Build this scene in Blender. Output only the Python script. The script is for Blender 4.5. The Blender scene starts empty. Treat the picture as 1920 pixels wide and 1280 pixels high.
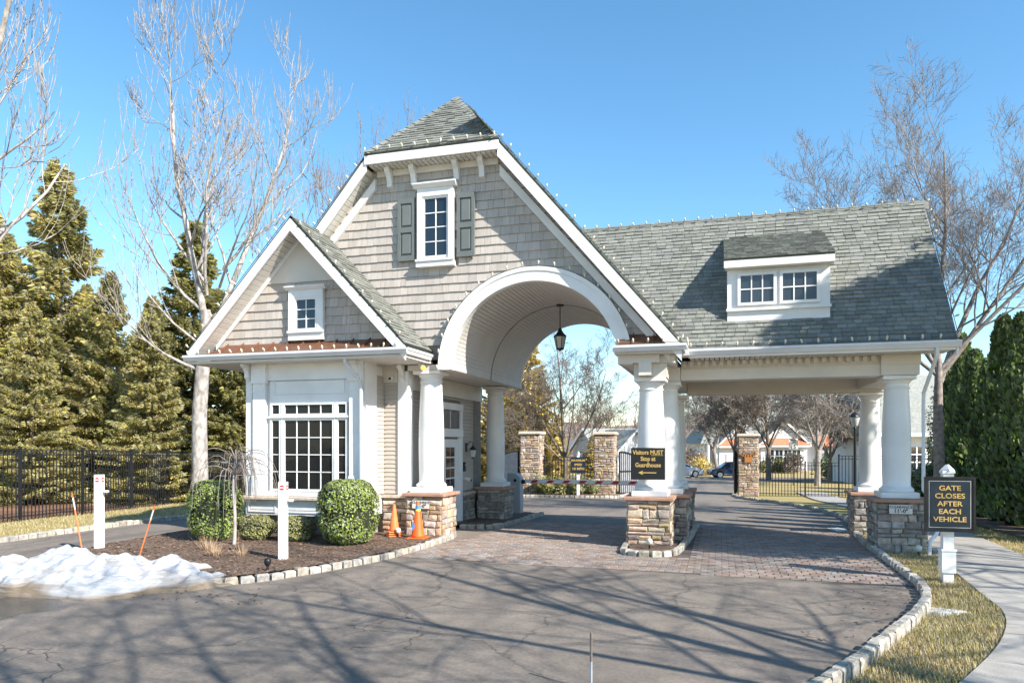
import bpy, bmesh, math, random
import numpy as np
from mathutils import Vector, Matrix
R = math.radians
S = bpy.context.scene
C = S.collection
rnd = random.Random(7)

# ---------------------------------------------------------------- camera, sky, sun, exposure
YAW = math.atan(390 / 1340.0)
cam_d = bpy.data.cameras.new('camera'); cam = bpy.data.objects.new('camera', cam_d); C.objects.link(cam)
cam.location = (0, 0, 2.2); cam.rotation_euler = (R(90), 0, YAW)
cam_d.sensor_width = 36; cam_d.lens = 36 * 1340 / 1920; cam_d.shift_y = 190 / 1920
cam_d.clip_start = .1; cam_d.clip_end = 3000
S.camera = cam
SUN_AZ, SUN_EL = R(64.5), R(36)
sunv = Vector((math.sin(SUN_AZ) * math.cos(SUN_EL), -math.cos(SUN_AZ) * math.cos(SUN_EL), math.sin(SUN_EL)))
W = bpy.data.worlds.new('World'); S.world = W; W.use_nodes = True
wn = W.node_tree.nodes; wl = W.node_tree.links
sky = wn.new('ShaderNodeTexSky'); sky.sky_type = 'NISHITA'; sky.sun_disc = False
sky.sun_elevation = SUN_EL; sky.sun_rotation = math.atan2(sunv.x, sunv.y); sky.altitude = 50
sky.air_density = 1.0; sky.dust_density = .2; sky.ozone_density = 2.4
wn['Background'].inputs[1].default_value = .13
hs = wn.new('ShaderNodeHueSaturation'); hs.inputs['Saturation'].default_value = 1.18; hs.inputs['Hue'].default_value = .49
wl.new(sky.outputs[0], hs.inputs['Color']); wl.new(hs.outputs[0], wn['Background'].inputs[0])
sl = bpy.data.lights.new('sun', 'SUN'); sl.energy = 5.0; sl.angle = R(.5); sl.color = (1, .93, .82)
so = bpy.data.objects.new('sun', sl); C.objects.link(so)
so.rotation_euler = sunv.to_track_quat('Z', 'Y').to_euler(); so.location = (20, -10, 30)
S.view_settings.view_transform = 'Standard'; S.view_settings.look = 'None'
S.view_settings.exposure = 1.05; S.view_settings.gamma = 1
S.render.engine = 'CYCLES'
S.cycles.max_bounces = 6; S.cycles.transparent_max_bounces = 8

def terr(y): return 0.0 if y < 15.5 else -.022 * (min(y, 80) - 15.5)
CT, ST = math.cos(YAW), math.sin(YAW)
def view_size(vs):
    xs = []; ys = []
    for x, y, z in vs:
        f = -ST * x + CT * y
        if f < .5: return 0
        xs.append(1340 * (CT * x + ST * y) / f); ys.append(1340 * (z - 2.2) / f)
    return (max(xs) - min(xs)) * (max(ys) - min(ys))

# ---------------------------------------------------------------- materials
MATS = {}
def mat(name, col, rough=.7, var=.15, scale=6, bump=0, bscale=40, metal=0, col2=None, island=0, spec=.4, detail=4, stretch=None, hue=0, trans=0):
    """principled surface: noise between two tones, per-piece tone shift, fine bump"""
    m = bpy.data.materials.new(name); m.use_nodes = True
    n, l = m.node_tree.nodes, m.node_tree.links
    b = n['Principled BSDF']
    b.inputs['Roughness'].default_value = rough; b.inputs['Metallic'].default_value = metal
    b.inputs['Specular IOR Level'].default_value = spec
    tc = n.new('ShaderNodeTexCoord'); co = tc.outputs['Object']
    if stretch:
        mp = n.new('ShaderNodeMapping'); mp.inputs['Scale'].default_value = stretch
        l.new(co, mp.inputs[0]); co = mp.outputs[0]
    no = n.new('ShaderNodeTexNoise'); no.inputs['Scale'].default_value = scale; no.inputs['Detail'].default_value = detail
    l.new(co, no.inputs['Vector'])
    rp = n.new('ShaderNodeValToRGB')
    a = [max(0, c * (1 - var)) for c in col]
    d = list(col2) if col2 else [min(1, c * (1 + var)) for c in col]
    rp.color_ramp.elements[0].position = .3; rp.color_ramp.elements[1].position = .7
    rp.color_ramp.elements[0].color = (*a, 1); rp.color_ramp.elements[1].color = (*d, 1)
    l.new(no.outputs[0], rp.inputs[0])
    out = rp.outputs[0]
    if island:
        oi = n.new('ShaderNodeObjectInfo'); ge = n.new('ShaderNodeNewGeometry')
        ad = n.new('ShaderNodeMath'); ad.operation = 'MULTIPLY_ADD'; ad.inputs[1].default_value = 7.31
        l.new(ge.outputs['Random Per Island'], ad.inputs[0]); l.new(oi.outputs['Random'], ad.inputs[2])
        fr = n.new('ShaderNodeMath'); fr.operation = 'FRACT'; l.new(ad.outputs[0], fr.inputs[0])
        mr = n.new('ShaderNodeMapRange'); mr.inputs[3].default_value = 1 - island; mr.inputs[4].default_value = 1 + island
        l.new(fr.outputs[0], mr.inputs[0])
        hs = n.new('ShaderNodeHueSaturation'); l.new(out, hs.inputs['Color']); l.new(mr.outputs[0], hs.inputs['Value'])
        if hue:
            m2 = n.new('ShaderNodeMath'); m2.operation = 'MULTIPLY'; m2.inputs[1].default_value = 5.77; l.new(fr.outputs[0], m2.inputs[0])
            f2 = n.new('ShaderNodeMath'); f2.operation = 'FRACT'; l.new(m2.outputs[0], f2.inputs[0])
            m3 = n.new('ShaderNodeMapRange'); m3.inputs[3].default_value = .5 - hue; m3.inputs[4].default_value = .5 + hue
            l.new(f2.outputs[0], m3.inputs[0]); l.new(m3.outputs[0], hs.inputs['Hue'])
            m4 = n.new('ShaderNodeMapRange'); m4.inputs[3].default_value = .45; m4.inputs[4].default_value = 1.25
            m5 = n.new('ShaderNodeMath'); m5.operation = 'MULTIPLY'; m5.inputs[1].default_value = 3.33; l.new(f2.outputs[0], m5.inputs[0])
            m6 = n.new('ShaderNodeMath'); m6.operation = 'FRACT'; l.new(m5.outputs[0], m6.inputs[0])
            l.new(m6.outputs[0], m4.inputs[0]); l.new(m4.outputs[0], hs.inputs['Saturation'])
        out = hs.outputs[0]
    l.new(out, b.inputs['Base Color'])
    if bump:
        nb = n.new('ShaderNodeTexNoise'); nb.inputs['Scale'].default_value = bscale; nb.inputs['Detail'].default_value = 6
        l.new(co, nb.inputs['Vector'])
        bp = n.new('ShaderNodeBump'); bp.inputs['Strength'].default_value = bump; bp.inputs['Distance'].default_value = .02
        l.new(nb.outputs[0], bp.inputs['Height']); l.new(bp.outputs[0], b.inputs['Normal'])
    if trans:   # thin leaves let some light through
        tr = n.new('ShaderNodeBsdfTranslucent'); l.new(out, tr.inputs[0]); mx = n.new('ShaderNodeMixShader'); mx.inputs[0].default_value = trans
        l.new(b.outputs[0], mx.inputs[1]); l.new(tr.outputs[0], mx.inputs[2]); l.new(mx.outputs[0], n['Material Output'].inputs[0])
    MATS[name] = m
    return m
mat('white', (.71, .71, .71), .45, .11, 1.1, .06, 60, detail=8)
mat('white_warm', (.62, .58, .53), .5, .06, 2, .05, 60)
mat('shake', (.425, .385, .352), .7, .08, 3, .25, 60, island=.10, stretch=(6, 6, .6))
mat('siding', (.42, .38, .335), .6, .06, 3, .08, 50, island=.03)
mat('wallcore', (.22, .19, .16), .9)
mat('soffit', (.60, .58, .54), .6, .06, 3, island=.05)
mat('vault', (.55, .53, .51), .55, .05, 2)
mat('shingle', (.195, .205, .182), .9, .15, 14, .5, 120, island=.22, hue=.012)
mat('roofdeck', (.09, .10, .09), .95, .2)
mat('copper', (.33, .15, .085), .42, .3, 5, .06, 30, metal=.55, col2=(.24, .13, .09))
mat('stone', (.40, .29, .20), .85, .3, 9, .7, 28, island=.38, hue=.03)
mat('stone_grey', (.30, .26, .22), .85, .3, 9, .7, 28, island=.38, hue=.04)
mat('mortar', (.20, .16, .12), .95, .2, 20, .5, 60)
mat('capstone', (.36, .21, .15), .8, .15, 8, .3, 50)
mat('ledge', (.50, .42, .34), .85, .2, 10, .6, 40)
mat('shutter', (.135, .15, .147), .5, .06, 4)
mat('black_metal', (.012, .013, .016), .42, .2, 8)
mat('gutter', (.62, .63, .66), .4, .05, 3)
mat('bulb', (.62, .57, .46), .25, .08, 9, spec=.6)
mat('cord', (.03, .05, .03), .6)
mat('bark_pale', (.34, .30, .27), .9, .45, 7, .6, 25, col2=(.52, .48, .45), stretch=(1, 1, .5))
mat('bark_grey', (.25, .215, .19), .9, .35, 7, .5, 25, col2=(.35, .31, .285))
mat('bark_dark', (.19, .155, .125), .9, .35, 7, .5, 25)
mat('kerb', (.36, .325, .275), .88, .35, 11, .8, 30, island=.22, hue=.012)
mat('paver', (.235, .18, .15), .88, .2, 8, .4, 50, island=.22, hue=.015)
mat('paver_bed', (.10, .08, .07), .95, .2, 30)
mat('concrete', (.33, .31, .285), .9, .12, 3, .3, 70, island=.06)
mat('mulch', (.08, .052, .036), 1, .5, 30, 1, 45, col2=(.22, .15, .11))
mat('chip', (.17, .11, .08), .95, .3, 30, island=.6)
mat('red', (.55, .03, .04), .5, .1)
mat('orange', (.85, .12, .02), .5, .12, 6)
mat('orange_old', (.80, .20, .06), .55, .12, 6)
mat('blue_tape', (.05, .22, .5), .5); mat('yellow_tape', (.75, .55, .08), .5)
mat('sign_black', (.012, .012, .012), .4, .1)
mat('sign_navy', (.012, .022, .035), .35, .2, 8)
mat('gold', (.50, .33, .11), .4, .12, 30)
mat('plate', (.62, .60, .56), .5, .08, 20)
mat('ink', (.03, .03, .03), .6)
mat('car_blue', (.012, .03, .085), .18, .1, spec=.7); mat('car_white', (.75, .75, .76), .25, .04, spec=.6)
mat('tyre', (.015, .015, .016), .8); mat('alloy', (.55, .55, .56), .3, .1, metal=.8)
mat('house_white', (.72, .72, .74), .6, .06, 2); mat('house_grey', (.34, .35, .38), .7)
mat('house_roof', (.25, .26, .24), .9, .2, 5, .4, 60); mat('terracotta', (.50, .16, .08), .7, .2, 4)
mat('spruce', (.42, .41, .12), .75, .35, .8, island=.5, hue=.03, col2=(.64, .56, .20), spec=.2, trans=.5)
mat('spruce_dark', (.33, .31, .09), .75, .35, 1.0, island=.5, hue=.02, spec=.2, trans=.5)
mat('gold_conifer', (.55, .42, .09), .75, .3, 1.2, island=.45, hue=.02, spec=.2, trans=.35)
mat('thuja', (.17, .245, .075), .75, .35, 2, island=.5, hue=.02, spec=.2, trans=.25)
mat('boxwood', (.17, .225, .035), .5, .35, 4, island=.5, hue=.02, spec=.5)
mat('boxwood_low', (.20, .20, .05), .5, .35, 4, island=.5, hue=.02, spec=.5)
mat('holly', (.08, .12, .03), .35, .3, 3, island=.55, hue=.03, spec=.6)
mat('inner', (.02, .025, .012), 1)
mat('straw', (.44, .31, .20), .9, .2, 9, island=.3)
mat('blade', (.56, .43, .19), .9, .3, .9, island=.35, col2=(.36, .31, .11), hue=.02)
mat('lamp_glass', (.55, .55, .5), .15, .05, spec=.6)
mat('grey_box', (.34, .37, .40), .45, .05)
mat('farwood', (.22, .165, .135), 1, .3, .15, island=.3)
mat('plaque', (.42, .17, .05), .6, .25, 30)

def glass(name, tint, rough=.04):
    m = bpy.data.materials.new(name); m.use_nodes = True
    b = m.node_tree.nodes['Principled BSDF']
    b.inputs['Base Color'].default_value = (*tint, 1); b.inputs['Roughness'].default_value = rough
    b.inputs['Specular IOR Level'].default_value = .22 if name == 'pane_dark' else .9; b.inputs['Metallic'].default_value = 0
    MATS[name] = m
glass('pane', (.012, .018, .026)); glass('pane_dark', (.015, .017, .018), .03); glass('pane_grey', (.03, .035, .042), .15)

def ground_mats():
    # asphalt: worn, with stains, wet melt area and crack network
    m = bpy.data.materials.new('asphalt'); m.use_nodes = True; n, l = m.node_tree.nodes, m.node_tree.links; b = n['Principled BSDF']
    g = n.new('ShaderNodeNewGeometry'); P = g.outputs['Position']
    def noise(sc, det=5, src=P):
        q = n.new('ShaderNodeTexNoise'); q.inputs['Scale'].default_value = sc; q.inputs['Detail'].default_value = det; l.new(src, q.inputs['Vector']); return q
    def ramp(src, p0, p1, c0, c1):
        r = n.new('ShaderNodeValToRGB'); r.color_ramp.elements[0].position = p0; r.color_ramp.elements[1].position = p1
        r.color_ramp.elements[0].color = (*c0, 1); r.color_ramp.elements[1].color = (*c1, 1); l.new(src, r.inputs[0]); return r.outputs[0]
    def mix(f, a, bb, mode='MIX'):
        x = n.new('ShaderNodeMix'); x.data_type = 'RGBA'; x.blend_type = mode
        if isinstance(f, float): x.inputs[0].default_value = f
        else: l.new(f, x.inputs[0])
        for s_, v in ((6, a), (7, bb)):
            if isinstance(v, tuple): x.inputs[s_].default_value = (*v, 1)
            else: l.new(v, x.inputs[s_])
        return x.outputs[2]
    big = noise(.22, 5); fine = noise(90, 3); mid = noise(3, 6)
    base = ramp(big.outputs[0], .38, .62, (.108, .088, .073), (.245, .198, .16))
    base = mix(.55, base, ramp(fine.outputs[0], .3, .75, (.075, .065, .056), (.35, .30, .255)))
    base = mix(.4, base, ramp(noise(22, 4).outputs[0], .35, .7, (.07, .06, .052), (.30, .26, .22)))
    base = mix(.35, base, ramp(mid.outputs[0], .35, .7, (.12, .102, .087), (.255, .212, .178)))
    mp = n.new('ShaderNodeMapping'); mp.inputs['Scale'].default_value = (1.1, .13, 1); l.new(P, mp.inputs[0])
    base = mix(ramp(noise(1, 4, mp.outputs[0]).outputs[0], .48, .68, (0, 0, 0), (.55, .55, .55)), base, (.075, .066, .06))
    # cracks
    wv = noise(1.3, 4); sc = n.new('ShaderNodeVectorMath'); sc.operation = 'SCALE'; sc.inputs[3].default_value = .9
    l.new(wv.outputs['Color'], sc.inputs[0]); ad = n.new('ShaderNodeVectorMath'); l.new(P, ad.inputs[0]); l.new(sc.outputs[0], ad.inputs[1])
    def cracks(scale, width):
        vo = n.new('ShaderNodeTexVoronoi'); vo.feature = 'DISTANCE_TO_EDGE'; vo.inputs['Scale'].default_value = scale; l.new(ad.outputs[0], vo.inputs['Vector'])
        return ramp(vo.outputs['Distance'], 0, width, (1, 1, 1), (0, 0, 0))
    c1 = cracks(.17, .004); c2 = cracks(1.3, .02)
    gate = ramp(noise(.33, 2).outputs[0], .56, .63, (0, 0, 0), (1, 1, 1))
    cr = mix(1.0, c2, gate, 'MULTIPLY'); cr = mix(1.0, cr, mix(.6, (0, 0, 0), c1), 'ADD')
    base = mix(cr, base, (.03, .026, .024))
    # meltwater in front of the snow
    sep = n.new('ShaderNodeVectorMath'); sep.operation = 'SUBTRACT'; sep.inputs[1].default_value = (-9.6, 7.25, 0); l.new(P, sep.inputs[0])
    ms = n.new('ShaderNodeVectorMath'); ms.operation = 'MULTIPLY'; ms.inputs[1].default_value = (.21, .42, 0); l.new(sep.outputs[0], ms.inputs[0])
    ln = n.new('ShaderNodeVectorMath'); ln.operation = 'LENGTH'; l.new(ms.outputs[0], ln.inputs[0])
    nn = n.new('ShaderNodeMath'); nn.operation = 'MULTIPLY_ADD'; nn.inputs[1].default_value = .75; l.new(noise(1.4, 4).outputs[0], nn.inputs[0]); l.new(ln.outputs['Value'], nn.inputs[2])
    wet = ramp(nn.outputs[0], .58, .66, (1, 1, 1), (0, 0, 0))
    base = mix(wet, base, mix(.65, base, (.035, .035, .03)))
    l.new(base, b.inputs['Base Color'])
    rr = n.new('ShaderNodeMapRange'); rr.inputs[3].default_value = .88; rr.inputs[4].default_value = .12; l.new(wet, rr.inputs[0]); l.new(rr.outputs[0], b.inputs['Roughness'])
    bp = n.new('ShaderNodeBump'); bp.inputs['Strength'].default_value = .45; bp.inputs['Distance'].default_value = .008
    l.new(noise(120, 3).outputs[0], bp.inputs['Height']); l.new(bp.outputs[0], b.inputs['Normal'])
    MATS['asphalt'] = m
    # dry winter lawn
    m = bpy.data.materials.new('lawn'); m.use_nodes = True; n, l = m.node_tree.nodes, m.node_tree.links; b = n['Principled BSDF']
    g = n.new('ShaderNodeNewGeometry'); P = g.outputs['Position']
    base = ramp(noise(.9, 5).outputs[0], .38, .62, (.46, .35, .16), (.30, .26, .095))
    base = mix(.5, base, ramp(noise(40, 4).outputs[0], .3, .7, (.12, .095, .04), (.42, .34, .17)))
    l.new(base, b.inputs['Base Color']); b.inputs['Roughness'].default_value = 1; b.inputs['Specular IOR Level'].default_value = .1
    bp = n.new('ShaderNodeBump'); bp.inputs['Strength'].default_value = .8; bp.inputs['Distance'].default_value = .04
    l.new(noise(60, 4).outputs[0], bp.inputs['Height']); l.new(bp.outputs[0], b.inputs['Normal'])
    MATS['lawn'] = m
    # leaf litter under the conifers
    m = bpy.data.materials.new('litter'); m.use_nodes = True; n, l = m.node_tree.nodes, m.node_tree.links; b = n['Principled BSDF']
    g = n.new('ShaderNodeNewGeometry'); P = g.outputs['Position']
    base = ramp(noise(1.2, 6).outputs[0], .35, .65, (.15, .075, .045), (.30, .17, .11))
    base = mix(.5, base, ramp(noise(25, 4).outputs[0], .3, .7, (.07, .04, .025), (.36, .22, .15)))
    l.new(base, b.inputs['Base Color']); b.inputs['Roughness'].default_value = 1; b.inputs['Specular IOR Level'].default_value = .1
    MATS['litter'] = m
    # old snow, dirty near the ground
    m = bpy.data.materials.new('snow'); m.use_nodes = True; n, l = m.node_tree.nodes, m.node_tree.links; b = n['Principled BSDF']
    g = n.new('ShaderNodeNewGeometry'); P = g.outputs['Position']
    sx = n.new('ShaderNodeSeparateXYZ'); l.new(P, sx.inputs[0])
    a = n.new('ShaderNodeMath'); a.operation = 'MULTIPLY_ADD'; a.inputs[1].default_value = .42; l.new(noise(2.6, 6).outputs[0], a.inputs[0]); l.new(sx.outputs[2], a.inputs[2])
    base = ramp(a.outputs[0], .28, .36, (.17, .13, .09), (.42, .43, .455))
    base = mix(ramp(noise(7, 9).outputs[0], .52, .72, (0, 0, 0), (.55, .55, .55)), base, (.20, .165, .125))
    l.new(base, b.inputs['Base Color']); b.inputs['Roughness'].default_value = .6
    b.inputs['Subsurface Weight'].default_value = .25; b.inputs['Subsurface Radius'].default_value = (.05, .06, .08)
    bp = n.new('ShaderNodeBump'); bp.inputs['Strength'].default_value = .7; bp.inputs['Distance'].default_value = .08
    l.new(noise(14, 6).outputs[0], bp.inputs['Height']); l.new(bp.outputs[0], b.inputs['Normal'])
    MATS['snow'] = m
ground_mats()

# ---------------------------------------------------------------- mesh helpers
def link(name, me, m, parent=None, loc=None):
    o = bpy.data.objects.new(name, me); C.objects.link(o)
    if m is not None and not me.materials: me.materials.append(MATS[m])
    if parent is not None:
        o.parent = parent
        if loc is None and parent.type == 'EMPTY' and parent.get('_w'):
            o.matrix_parent_inverse = Matrix.Translation(-parent.location)
    if loc is not None: o.location = loc
    return o
class MB:
    def __init__(s): s.v = []; s.f = []
    def add(s, vs, fs):
        k = len(s.v); s.v += [tuple(p) for p in vs]; s.f += [tuple(i + k for i in q) for q in fs]; return s
    def box(s, x0, y0, z0, x1, y1, z1):
        return s.add([(x0, y0, z0), (x1, y0, z0), (x1, y1, z0), (x0, y1, z0), (x0, y0, z1), (x1, y0, z1), (x1, y1, z1), (x0, y1, z1)],
                     [(0, 3, 2, 1), (4, 5, 6, 7), (0, 1, 5, 4), (1, 2, 6, 5), (2, 3, 7, 6), (3, 0, 4, 7)])
    def loft(s, A, B, cap=True):
        n = len(A); fs = [(i, (i + 1) % n, n + (i + 1) % n, n + i) for i in range(n)]
        if cap: fs += [tuple(range(n))[::-1], tuple(range(n, 2 * n))]
        return s.add(list(A) + list(B), fs)
    def prism(s, poly, axis, a, b):
        mk = {'x': lambda p, t: (t, p[0], p[1]), 'y': lambda p, t: (p[0], t, p[1]), 'z': lambda p, t: (p[0], p[1], t)}[axis]
        return s.loft([mk(p, a) for p in poly], [mk(p, b) for p in poly])
    def tube(s, pts, rads, n=8, cap=False):
        pts = [Vector(p) for p in pts]
        if not isinstance(rads, (list, tuple)): rads = [rads] * len(pts)
        base = len(s.v); up = None
        for i, p in enumerate(pts):
            d = (pts[min(i + 1, len(pts) - 1)] - pts[max(i - 1, 0)])
            if d.length < 1e-9: d = Vector((0, 0, 1))
            d.normalize()
            if up is None: up = d.orthogonal().normalized()
            u = (up - d * up.dot(d))
            u = u.normalized() if u.length > 1e-6 else d.orthogonal().normalized()
            up = u; w = d.cross(u)
            for k in range(n):
                a = 2 * math.pi * k / n; q = p + (u * math.cos(a) + w * math.sin(a)) * rads[i]; s.v.append((q.x, q.y, q.z))
        for i in range(len(pts) - 1):
            for k in range(n):
                a = base + i * n + k; b = base + i * n + (k + 1) % n; s.f.append((a, b, b + n, a + n))
        if cap:
            s.f.append(tuple(base + k for k in range(n))[::-1]); e = base + (len(pts) - 1) * n; s.f.append(tuple(e + k for k in range(n)))
        return s
    def lathe(s, prof, cx=0, cy=0, n=24):
        base = len(s.v)
        for r, z in prof:
            for k in range(n):
                a = 2 * math.pi * k / n; s.v.append((cx + r * math.cos(a), cy + r * math.sin(a), z))
        for i in range(len(prof) - 1):
            for k in range(n):
                a = base + i * n + k; b = base + i * n + (k + 1) % n; s.f.append((a, b, b + n, a + n))
        s.f.append(tuple(base + k for k in range(n))[::-1]); e = base + (len(prof) - 1) * n; s.f.append(tuple(e + k for k in range(n)))
        return s
    def mesh(s, name, smooth=False):
        me = bpy.data.meshes.new(name); me.from_pydata(s.v, [], s.f); me.validate()
        if smooth: me.polygons.foreach_set('use_smooth', [True] * len(me.polygons))
        me.update(); return me
    def build(s, name, m, parent=None, smooth=False, loc=None): return link(name, s.mesh(name, smooth), m, parent, loc)
def tag(o, label, cat, group=None):
    o['label'] = label; o['category'] = cat
    if group: o['group'] = group
    return o
def struct(o, kind='structure'): o['kind'] = kind; return o
def thing(name, loc, label, cat, group=None, world=True, rz=0):
    o = bpy.data.objects.new(name, None); C.objects.link(o); o.location = loc; o.rotation_euler = (0, 0, rz)
    o.empty_display_size = .3
    if world: o['_w'] = 1
    return tag(o, label, cat, group)
def copy_tree(o, parent=None):
    c = o.copy(); C.objects.link(c)
    if parent is not None: c.parent = parent
    for ch in o.children: copy_tree(ch, c)
    return c
def bevel(o, w=.01, seg=1):
    m = o.modifiers.new('bevel', 'BEVEL'); m.width = w; m.segments = seg; m.limit_method = 'ANGLE'; return o
_txt = []
def text(body, size, loc, m, parent, rz=0, extr=.003, bold=.0, sx=1.0):
    cu = bpy.data.curves.new('t', 'FONT'); cu.body = body; cu.size = size; cu.align_x = 'CENTER'; cu.align_y = 'CENTER'
    cu.extrude = extr; cu.offset = bold; cu.resolution_u = 3
    o = bpy.data.objects.new('t', cu); C.objects.link(o)
    dg = bpy.context.evaluated_depsgraph_get(); me = bpy.data.meshes.new_from_object(o.evaluated_get(dg))
    bpy.data.objects.remove(o); me.name = 'lettering'
    me.transform(Matrix.Translation(loc) @ Matrix.Rotation(rz, 4, 'Z') @ Matrix.Rotation(R(90), 4, 'X') @ Matrix.Diagonal((sx, 1, 1, 1)))
    me.materials.clear(); return link('lettering', me, m, parent)
# pieces that can be picked apart: the largest in view as parts, the rest as one joined part
POOL = {}
def piece(kind, parent, vs, fs, m, facing=True): POOL.setdefault(kind, []).append((view_size(vs) if facing else 0, parent, vs, fs, m))
def flush(kind, rest_name, limit=300):
    ps = sorted(POOL.pop(kind), key=lambda p: -p[0])
    for sz, par, vs, fs, m in ps[:limit]: MB().add(vs, fs).build(kind, m, par)
    rest = {}
    for sz, par, vs, fs, m in ps[limit:]: rest.setdefault((par.name, m), (par, MB()))[1].add(vs, fs)
    for (pn, m), (par, mb) in rest.items(): struct(mb.build(rest_name, m, par), 'stuff')
def clip(poly, a, b, c):
    """keep the side a*x + b*y <= c of a 2d polygon"""
    out = []
    for i in range(len(poly)):
        p, q = poly[i], poly[(i + 1) % len(poly)]; dp = a * p[0] + b * p[1] - c; dq = a * q[0] + b * q[1] - c
        if dp <= 0: out.append(p)
        if dp * dq < 0: t = dp / (dp - dq); out.append((p[0] + t * (q[0] - p[0]), p[1] + t * (q[1] - p[1])))
    return out
def area(p): return abs(sum(p[i][0] * p[(i + 1) % len(p)][1] - p[(i + 1) % len(p)][0] * p[i][1] for i in range(len(p)))) / 2
def inpoly(x, y, P):
    c = False
    for i in range(len(P)):
        x1, y1 = P[i]; x2, y2 = P[i - 1]
        if (y1 > y) != (y2 > y) and x < (x2 - x1) * (y - y1) / (y2 - y1) + x1: c = not c
    return c
def sheet(name, poly, off, m, depth=0):
    """a flat polygon laid on the terrain"""
    bm = bmesh.new(); bm.faces.new([bm.verts.new((x, y, 0)) for x, y in poly])
    for yy in (15.5, 80):
        bmesh.ops.bisect_plane(bm, geom=bm.verts[:] + bm.edges[:] + bm.faces[:], plane_co=(0, yy, 0), plane_no=(0, 1, 0))
    bmesh.ops.triangulate(bm, faces=bm.faces[:])
    bmesh.ops.recalc_face_normals(bm, faces=bm.faces[:])
    for f in bm.faces:
        if f.normal.z < 0: f.normal_flip()
    for v in bm.verts: v.co.z = terr(v.co.y) + off
    if depth:
        r = bmesh.ops.extrude_face_region(bm, geom=bm.faces[:])
        for e in r['geom']:
            if isinstance(e, bmesh.types.BMVert): e.co.z += 0
        for v in [v for v in bm.verts if v not in r['geom']]: v.co.z -= depth
    me = bpy.data.meshes.new(name); bm.to_mesh(me); bm.free()
    return struct(link(name, me, m))
def resample(path, step):
    out = [Vector(path[0])]; acc = 0
    for a, b in zip(path, path[1:]):
        a, b = Vector(a), Vector(b); L = (b - a).length; t = step - acc
        while t <= L: out.append(a + (b - a) * (t / L)); t += step
        acc = L - (t - step)
    return out
def smooth_path(pts, n=6):
    out = []
    P = [pts[0]] + list(pts) + [pts[-1]]
    for i in range(1, len(P) - 2):
        p0, p1, p2, p3 = [Vector(q) for q in P[i - 1:i + 3]]
        for k in range(n):
            t = k / n
            out.append(.5 * ((2 * p1) + (p2 - p0) * t + (2 * p0 - 5 * p1 + 4 * p2 - p3) * t * t + (3 * p1 - p0 - 3 * p2 + p3) * t ** 3))
    out.append(Vector(pts[-1])); return out

# ---------------------------------------------------------------- ground, roads, beds
bm = MB()
ys = [-60, 15.5, 80, 900]; xs = [-700, 700]
for i in range(3): bm.add([(xs[0], ys[i], terr(ys[i]) - .03), (xs[1], ys[i], terr(ys[i]) - .03), (xs[1], ys[i + 1], terr(ys[i + 1]) - .03), (xs[0], ys[i + 1], terr(ys[i + 1]) - .03)], [(0, 1, 2, 3)])
struct(bm.build('ground', 'lawn'))
KERB_R = smooth_path([(-3.4, 2.2), (-.9, 4.5), (.3, 6.05), (1.0, 7.1), (1.75, 8.7), (2.27, 9.83), (2.72, 11.0), (2.92, 12.1), (2.97, 13.6), (2.99, 15.5), (3.12, 18.2), (3.5, 21.6), (3.75, 25.0), (3.35, 28.6), (2.4, 32.0), (1.1, 35.2), (.62, 38.2)], 5)
road = [(-15.3, -40), (-15.3, 21), (-16.2, 26), (-19, 34), (-15.6, 36), (-11.2, 33.2), (-4.6, 33.6), (-4.5, 60), (-9, 66), (-40, 68), (-40, 80), (60, 80), (60, 68), (6, 66), (1.2, 60), (.6, 39)] + [(p.x, p.y) for p in KERB_R[::-1]] + [(-3.4, -40)]
sheet('road', road, 0, 'asphalt')
sheet('leaf_litter', [(-19.4, 5), (-19.4, 15.5), (-20.3, 21), (-22.4, 30), (-24, 60), (-70, 60), (-70, 5)], -.012, 'litter')
# paver apron
apron = sheet('paver_apron', [(-6.1, 12.66), (2.92, 12.2), (2.97, 13.6), (2.99, 15.5), (3.12, 18.2), (3.3, 20.0), (-5.5, 20.1), (-5.6, 15.5), (-6.0, 14.0)], .004, 'paver_bed')
def pave():
    L, Wd, g = .235, .155, .012
    y = 12.3; row = 0
    P = [(-6.02, 12.62), (2.9, 12.24), (2.95, 13.6), (2.97, 15.5), (3.1, 18.2), (3.25, 19.95), (-5.45, 20.0), (-5.55, 15.5), (-5.95, 14.0)]
    while y < 20:
        x = -6.2 + (row % 2) * L / 2
        first = row == 0
        while x < 3.2:
            cx, cy = x + L / 2, y + Wd / 2
            if inpoly(cx, cy, P) and not (-1.95 < cx < -.45 and 13.95 < cy < 20.6):
                z0 = terr(cy) + .004; z1 = z0 + .012 + rnd.uniform(-.003, .003)
                a, b, c, d = x + g / 2, y + g / 2, x + L - g / 2, y + Wd - g / 2; e = .008
                vs = [(a, b, z0), (c, b, z0), (c, d, z0), (a, d, z0), (a + e, b + e, z1), (c - e, b + e, z1), (c - e, d - e, z1), (a + e, d - e, z1)]
                piece('paver', apron, vs, [(4, 5, 6, 7), (0, 1, 5, 4), (1, 2, 6, 5), (2, 3, 7, 6), (3, 0, 4, 7)], 'paver')
            x += L
        y += Wd; row += 1
    flush('paver', 'paver_field')
pave()

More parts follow.
